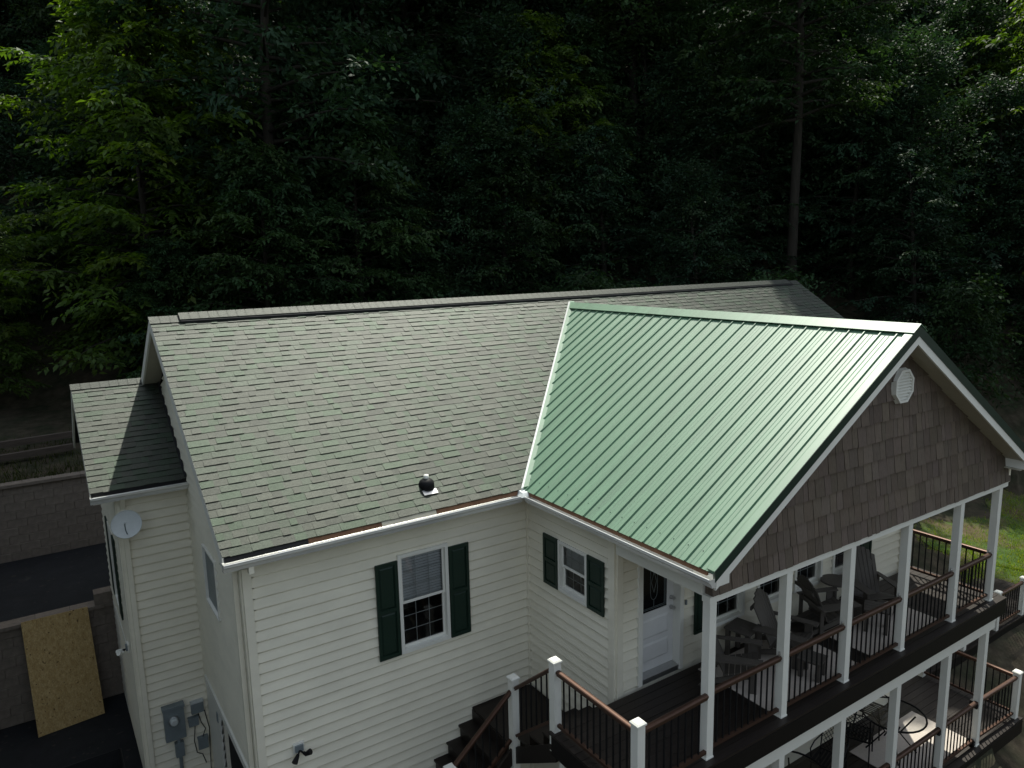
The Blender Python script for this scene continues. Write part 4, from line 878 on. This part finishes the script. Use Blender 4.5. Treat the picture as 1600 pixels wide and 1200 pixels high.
f2 = Vector((math.sin(YAW), math.cos(YAW), 0)); r2 = Vector((math.cos(YAW), -math.sin(YAW), 0))
def tree(kd, x, y, s=1., rz=None, label=None, group='forest trees on the hillside', name=None, sz=1.):
    tr, cr = KINDS[kd]; t = empty(name or ('shrub' if kd.startswith('shr') else 'tree'), (x, y, hz(x, y)-.08), 0, free=True)
    t.rotation_euler = (random.gauss(0, .03), random.gauss(0, .03), random.uniform(0, 6.28) if rz is None else rz); k = s*random.uniform(.95, 1.05); t.scale = (k, k, k*sz)
    link('trunk', tr, t, local=True); link('crown', cr, t, local=True)
    tag(t, label, 'shrub' if kd.startswith('shr') else 'tree', group); return t
def at(px_, d): lat = (px_-800)/FPX*d; p = CAM+f2*d+r2*lat; return p.x, p.y
# trees that can be told apart
G1 = None
tree('layA', *at(235, 25), 1.12, 1.0, 'bright yellow-green tree with layered drooping sprays above the small side roof', G1)
tree('layA', *at(-45, 23), .62, 2.2, 'low yellow-green tree reaching in over the block walls', G1)
tree('layA', *at(850, 33), .85, .4, 'lighter green tree with flat sprays standing high behind the long ridge', G1)
tree('talB', *at(1240, 30.5), .84, 3.0, 'tall tree with a long bare trunk rising behind the metal roof ridge', G1, sz=1.1)
tree('layA', *at(1668, 33), 1.25, 4.0, 'sunlit bright green tree at the edge of the lawn', G1)
tree('layC', *at(1430, 29), .95, 1.9, 'slender open tree with thin horizontal sprays behind the porch gable', G1)
tree('shrA', *at(640, 30), 1.25, .3, 'rounded leafy shrub just behind the long shingled ridge', G1)
LB_ = {'lay': 'dark green tree with layered drooping sprays in the shaded forest', 'den': 'dense dark leafy tree in the shaded forest', 'tal': 'tall forest canopy tree with its crown high above the shade', 'shr': 'dark understory shrub on the shaded forest floor'}
HT = {'layA': (12.5, 4), 'layB': (11, 3.5), 'layC': (9, 3), 'denA': (13, 3.7), 'denB': (10, 3.2), 'talA': (24, 4.8), 'talB': (26, 5), 'shrA': (3.6, 2), 'shrB': (3, 1.8)}
LIT = [Vector(p) for p in ((17.0, -.1, -2.8), (11.6, 3.7, 5.2), (7.6, -2.6, 0), (9, 3.7, 5.2), (-2.5, 18.4, 14), (-4, 18, 11), (-1, 18, 9.5), (31.5, 5, 14), (31.5, 4.5, 11))]
def shades(kd, x, y, s):
    """would this crown stand between the sun and a spot that is sunlit?"""
    H, Rr = HT[kd]; z0 = hz(x, y)
    for p in LIT:
        for k in range(1, 12):
            z = z0+H*s*k/12; u_ = (z-p.z)/SUN.z
            if u_ > 0 and math.hypot(p.x+SUN.x*u_-x, p.y+SUN.y*u_-y) < Rr*s*.85: return True
    return False
def forest(d, step, kinds, smin, smax, jit, lo=-120, hi=1720):
    px_ = lo
    while px_ < hi:
        dd = d+random.uniform(-jit, jit); x, y = at(px_+random.uniform(-.3, .3)*step, dd); t_ = .45*x+.89*y; kd = random.choice(kinds); sc_ = random.uniform(smin, smax)
        if 1130 < px_ < 1350 and d < 35 and kd[:3] != 'shr': px_ += step; continue
        if 60 < px_ < 400 and d < 29 and kd[:3] != 'shr': px_ += step; continue
        if t_ > 12.6 and not shades(kd, x, y, sc_): tree(kd, x, y, sc_, None, LB_[kd[:3]], {'lay': 'layered forest trees', 'den': 'dense forest trees', 'tal': 'tall canopy trees', 'shr': 'understory shrubs'}[kd[:3]])
        px_ += step
forest(26.5, 95, ['shrA', 'shrB'], .8, 1.3, 1.2); forest(29.5, 135, ['layB', 'layC', 'denB'], .75, 1.0, 1.5)
forest(33, 130, ['layB', 'denA', 'denB', 'layC'], .9, 1.15, 1.8); forest(38, 130, ['denA', 'layB', 'denB'], 1., 1.25, 2); forest(36, 190, ['talA', 'talB'], .9, 1.05, 2.)
forest(44, 120, ['talA', 'talB', 'denA'], .95, 1.15, 2.5, -160, 1800); forest(51, 120, ['talA', 'denA', 'denA', 'talB'], 1.1, 1.4, 3, -200, 1850); forest(60, 110, ['talA', 'denA', 'talB'], 1.1, 1.4, 3, -200, 1900)
forest(40, 110, ['shrA', 'shrB', 'denB'], .9, 1.4, 2); forest(47, 100, ['shrA', 'denB', 'layB'], 1., 1.4, 2); forest(56, 90, ['denB', 'layB'], 1.1, 1.5, 2, -160, 1850)
for x, y, sc_ in ((.3, 15.4, .85), (4.0, 16.2, .9), (-2.6, 16.0, .6)): tree('layB', x, y, sc_, None, LB_['lay'], 'layered forest trees')
for x, y, sc_ in ((1.2, 17.3, 1.0), (5.2, 18.6, 1.0)): tree('talA', x, y, sc_, None, LB_['tal'], 'tall canopy trees')
for x, y, sc_ in ((-12.8, 1.5, 1.1), (-13.4, 6.0, 1.2), (-12.6, 10.5, 1.1), (-14, -3.5, 1.15)): tree('denA', x, y, sc_, None, 'dense leafy tree beside the driveway opposite the garage', 'trees beside the driveway')
for px_, d_, kd in ((1292, 35.5, 'denB'), (1185, 34.5, 'layC'), (1250, 37, 'denA'), (1330, 33, 'layC'), (1140, 31, 'layC')): tree(kd, *at(px_, d_), 1.0, None, LB_[kd[:3]], {'lay': 'layered forest trees', 'den': 'dense forest trees'}[kd[:3]])
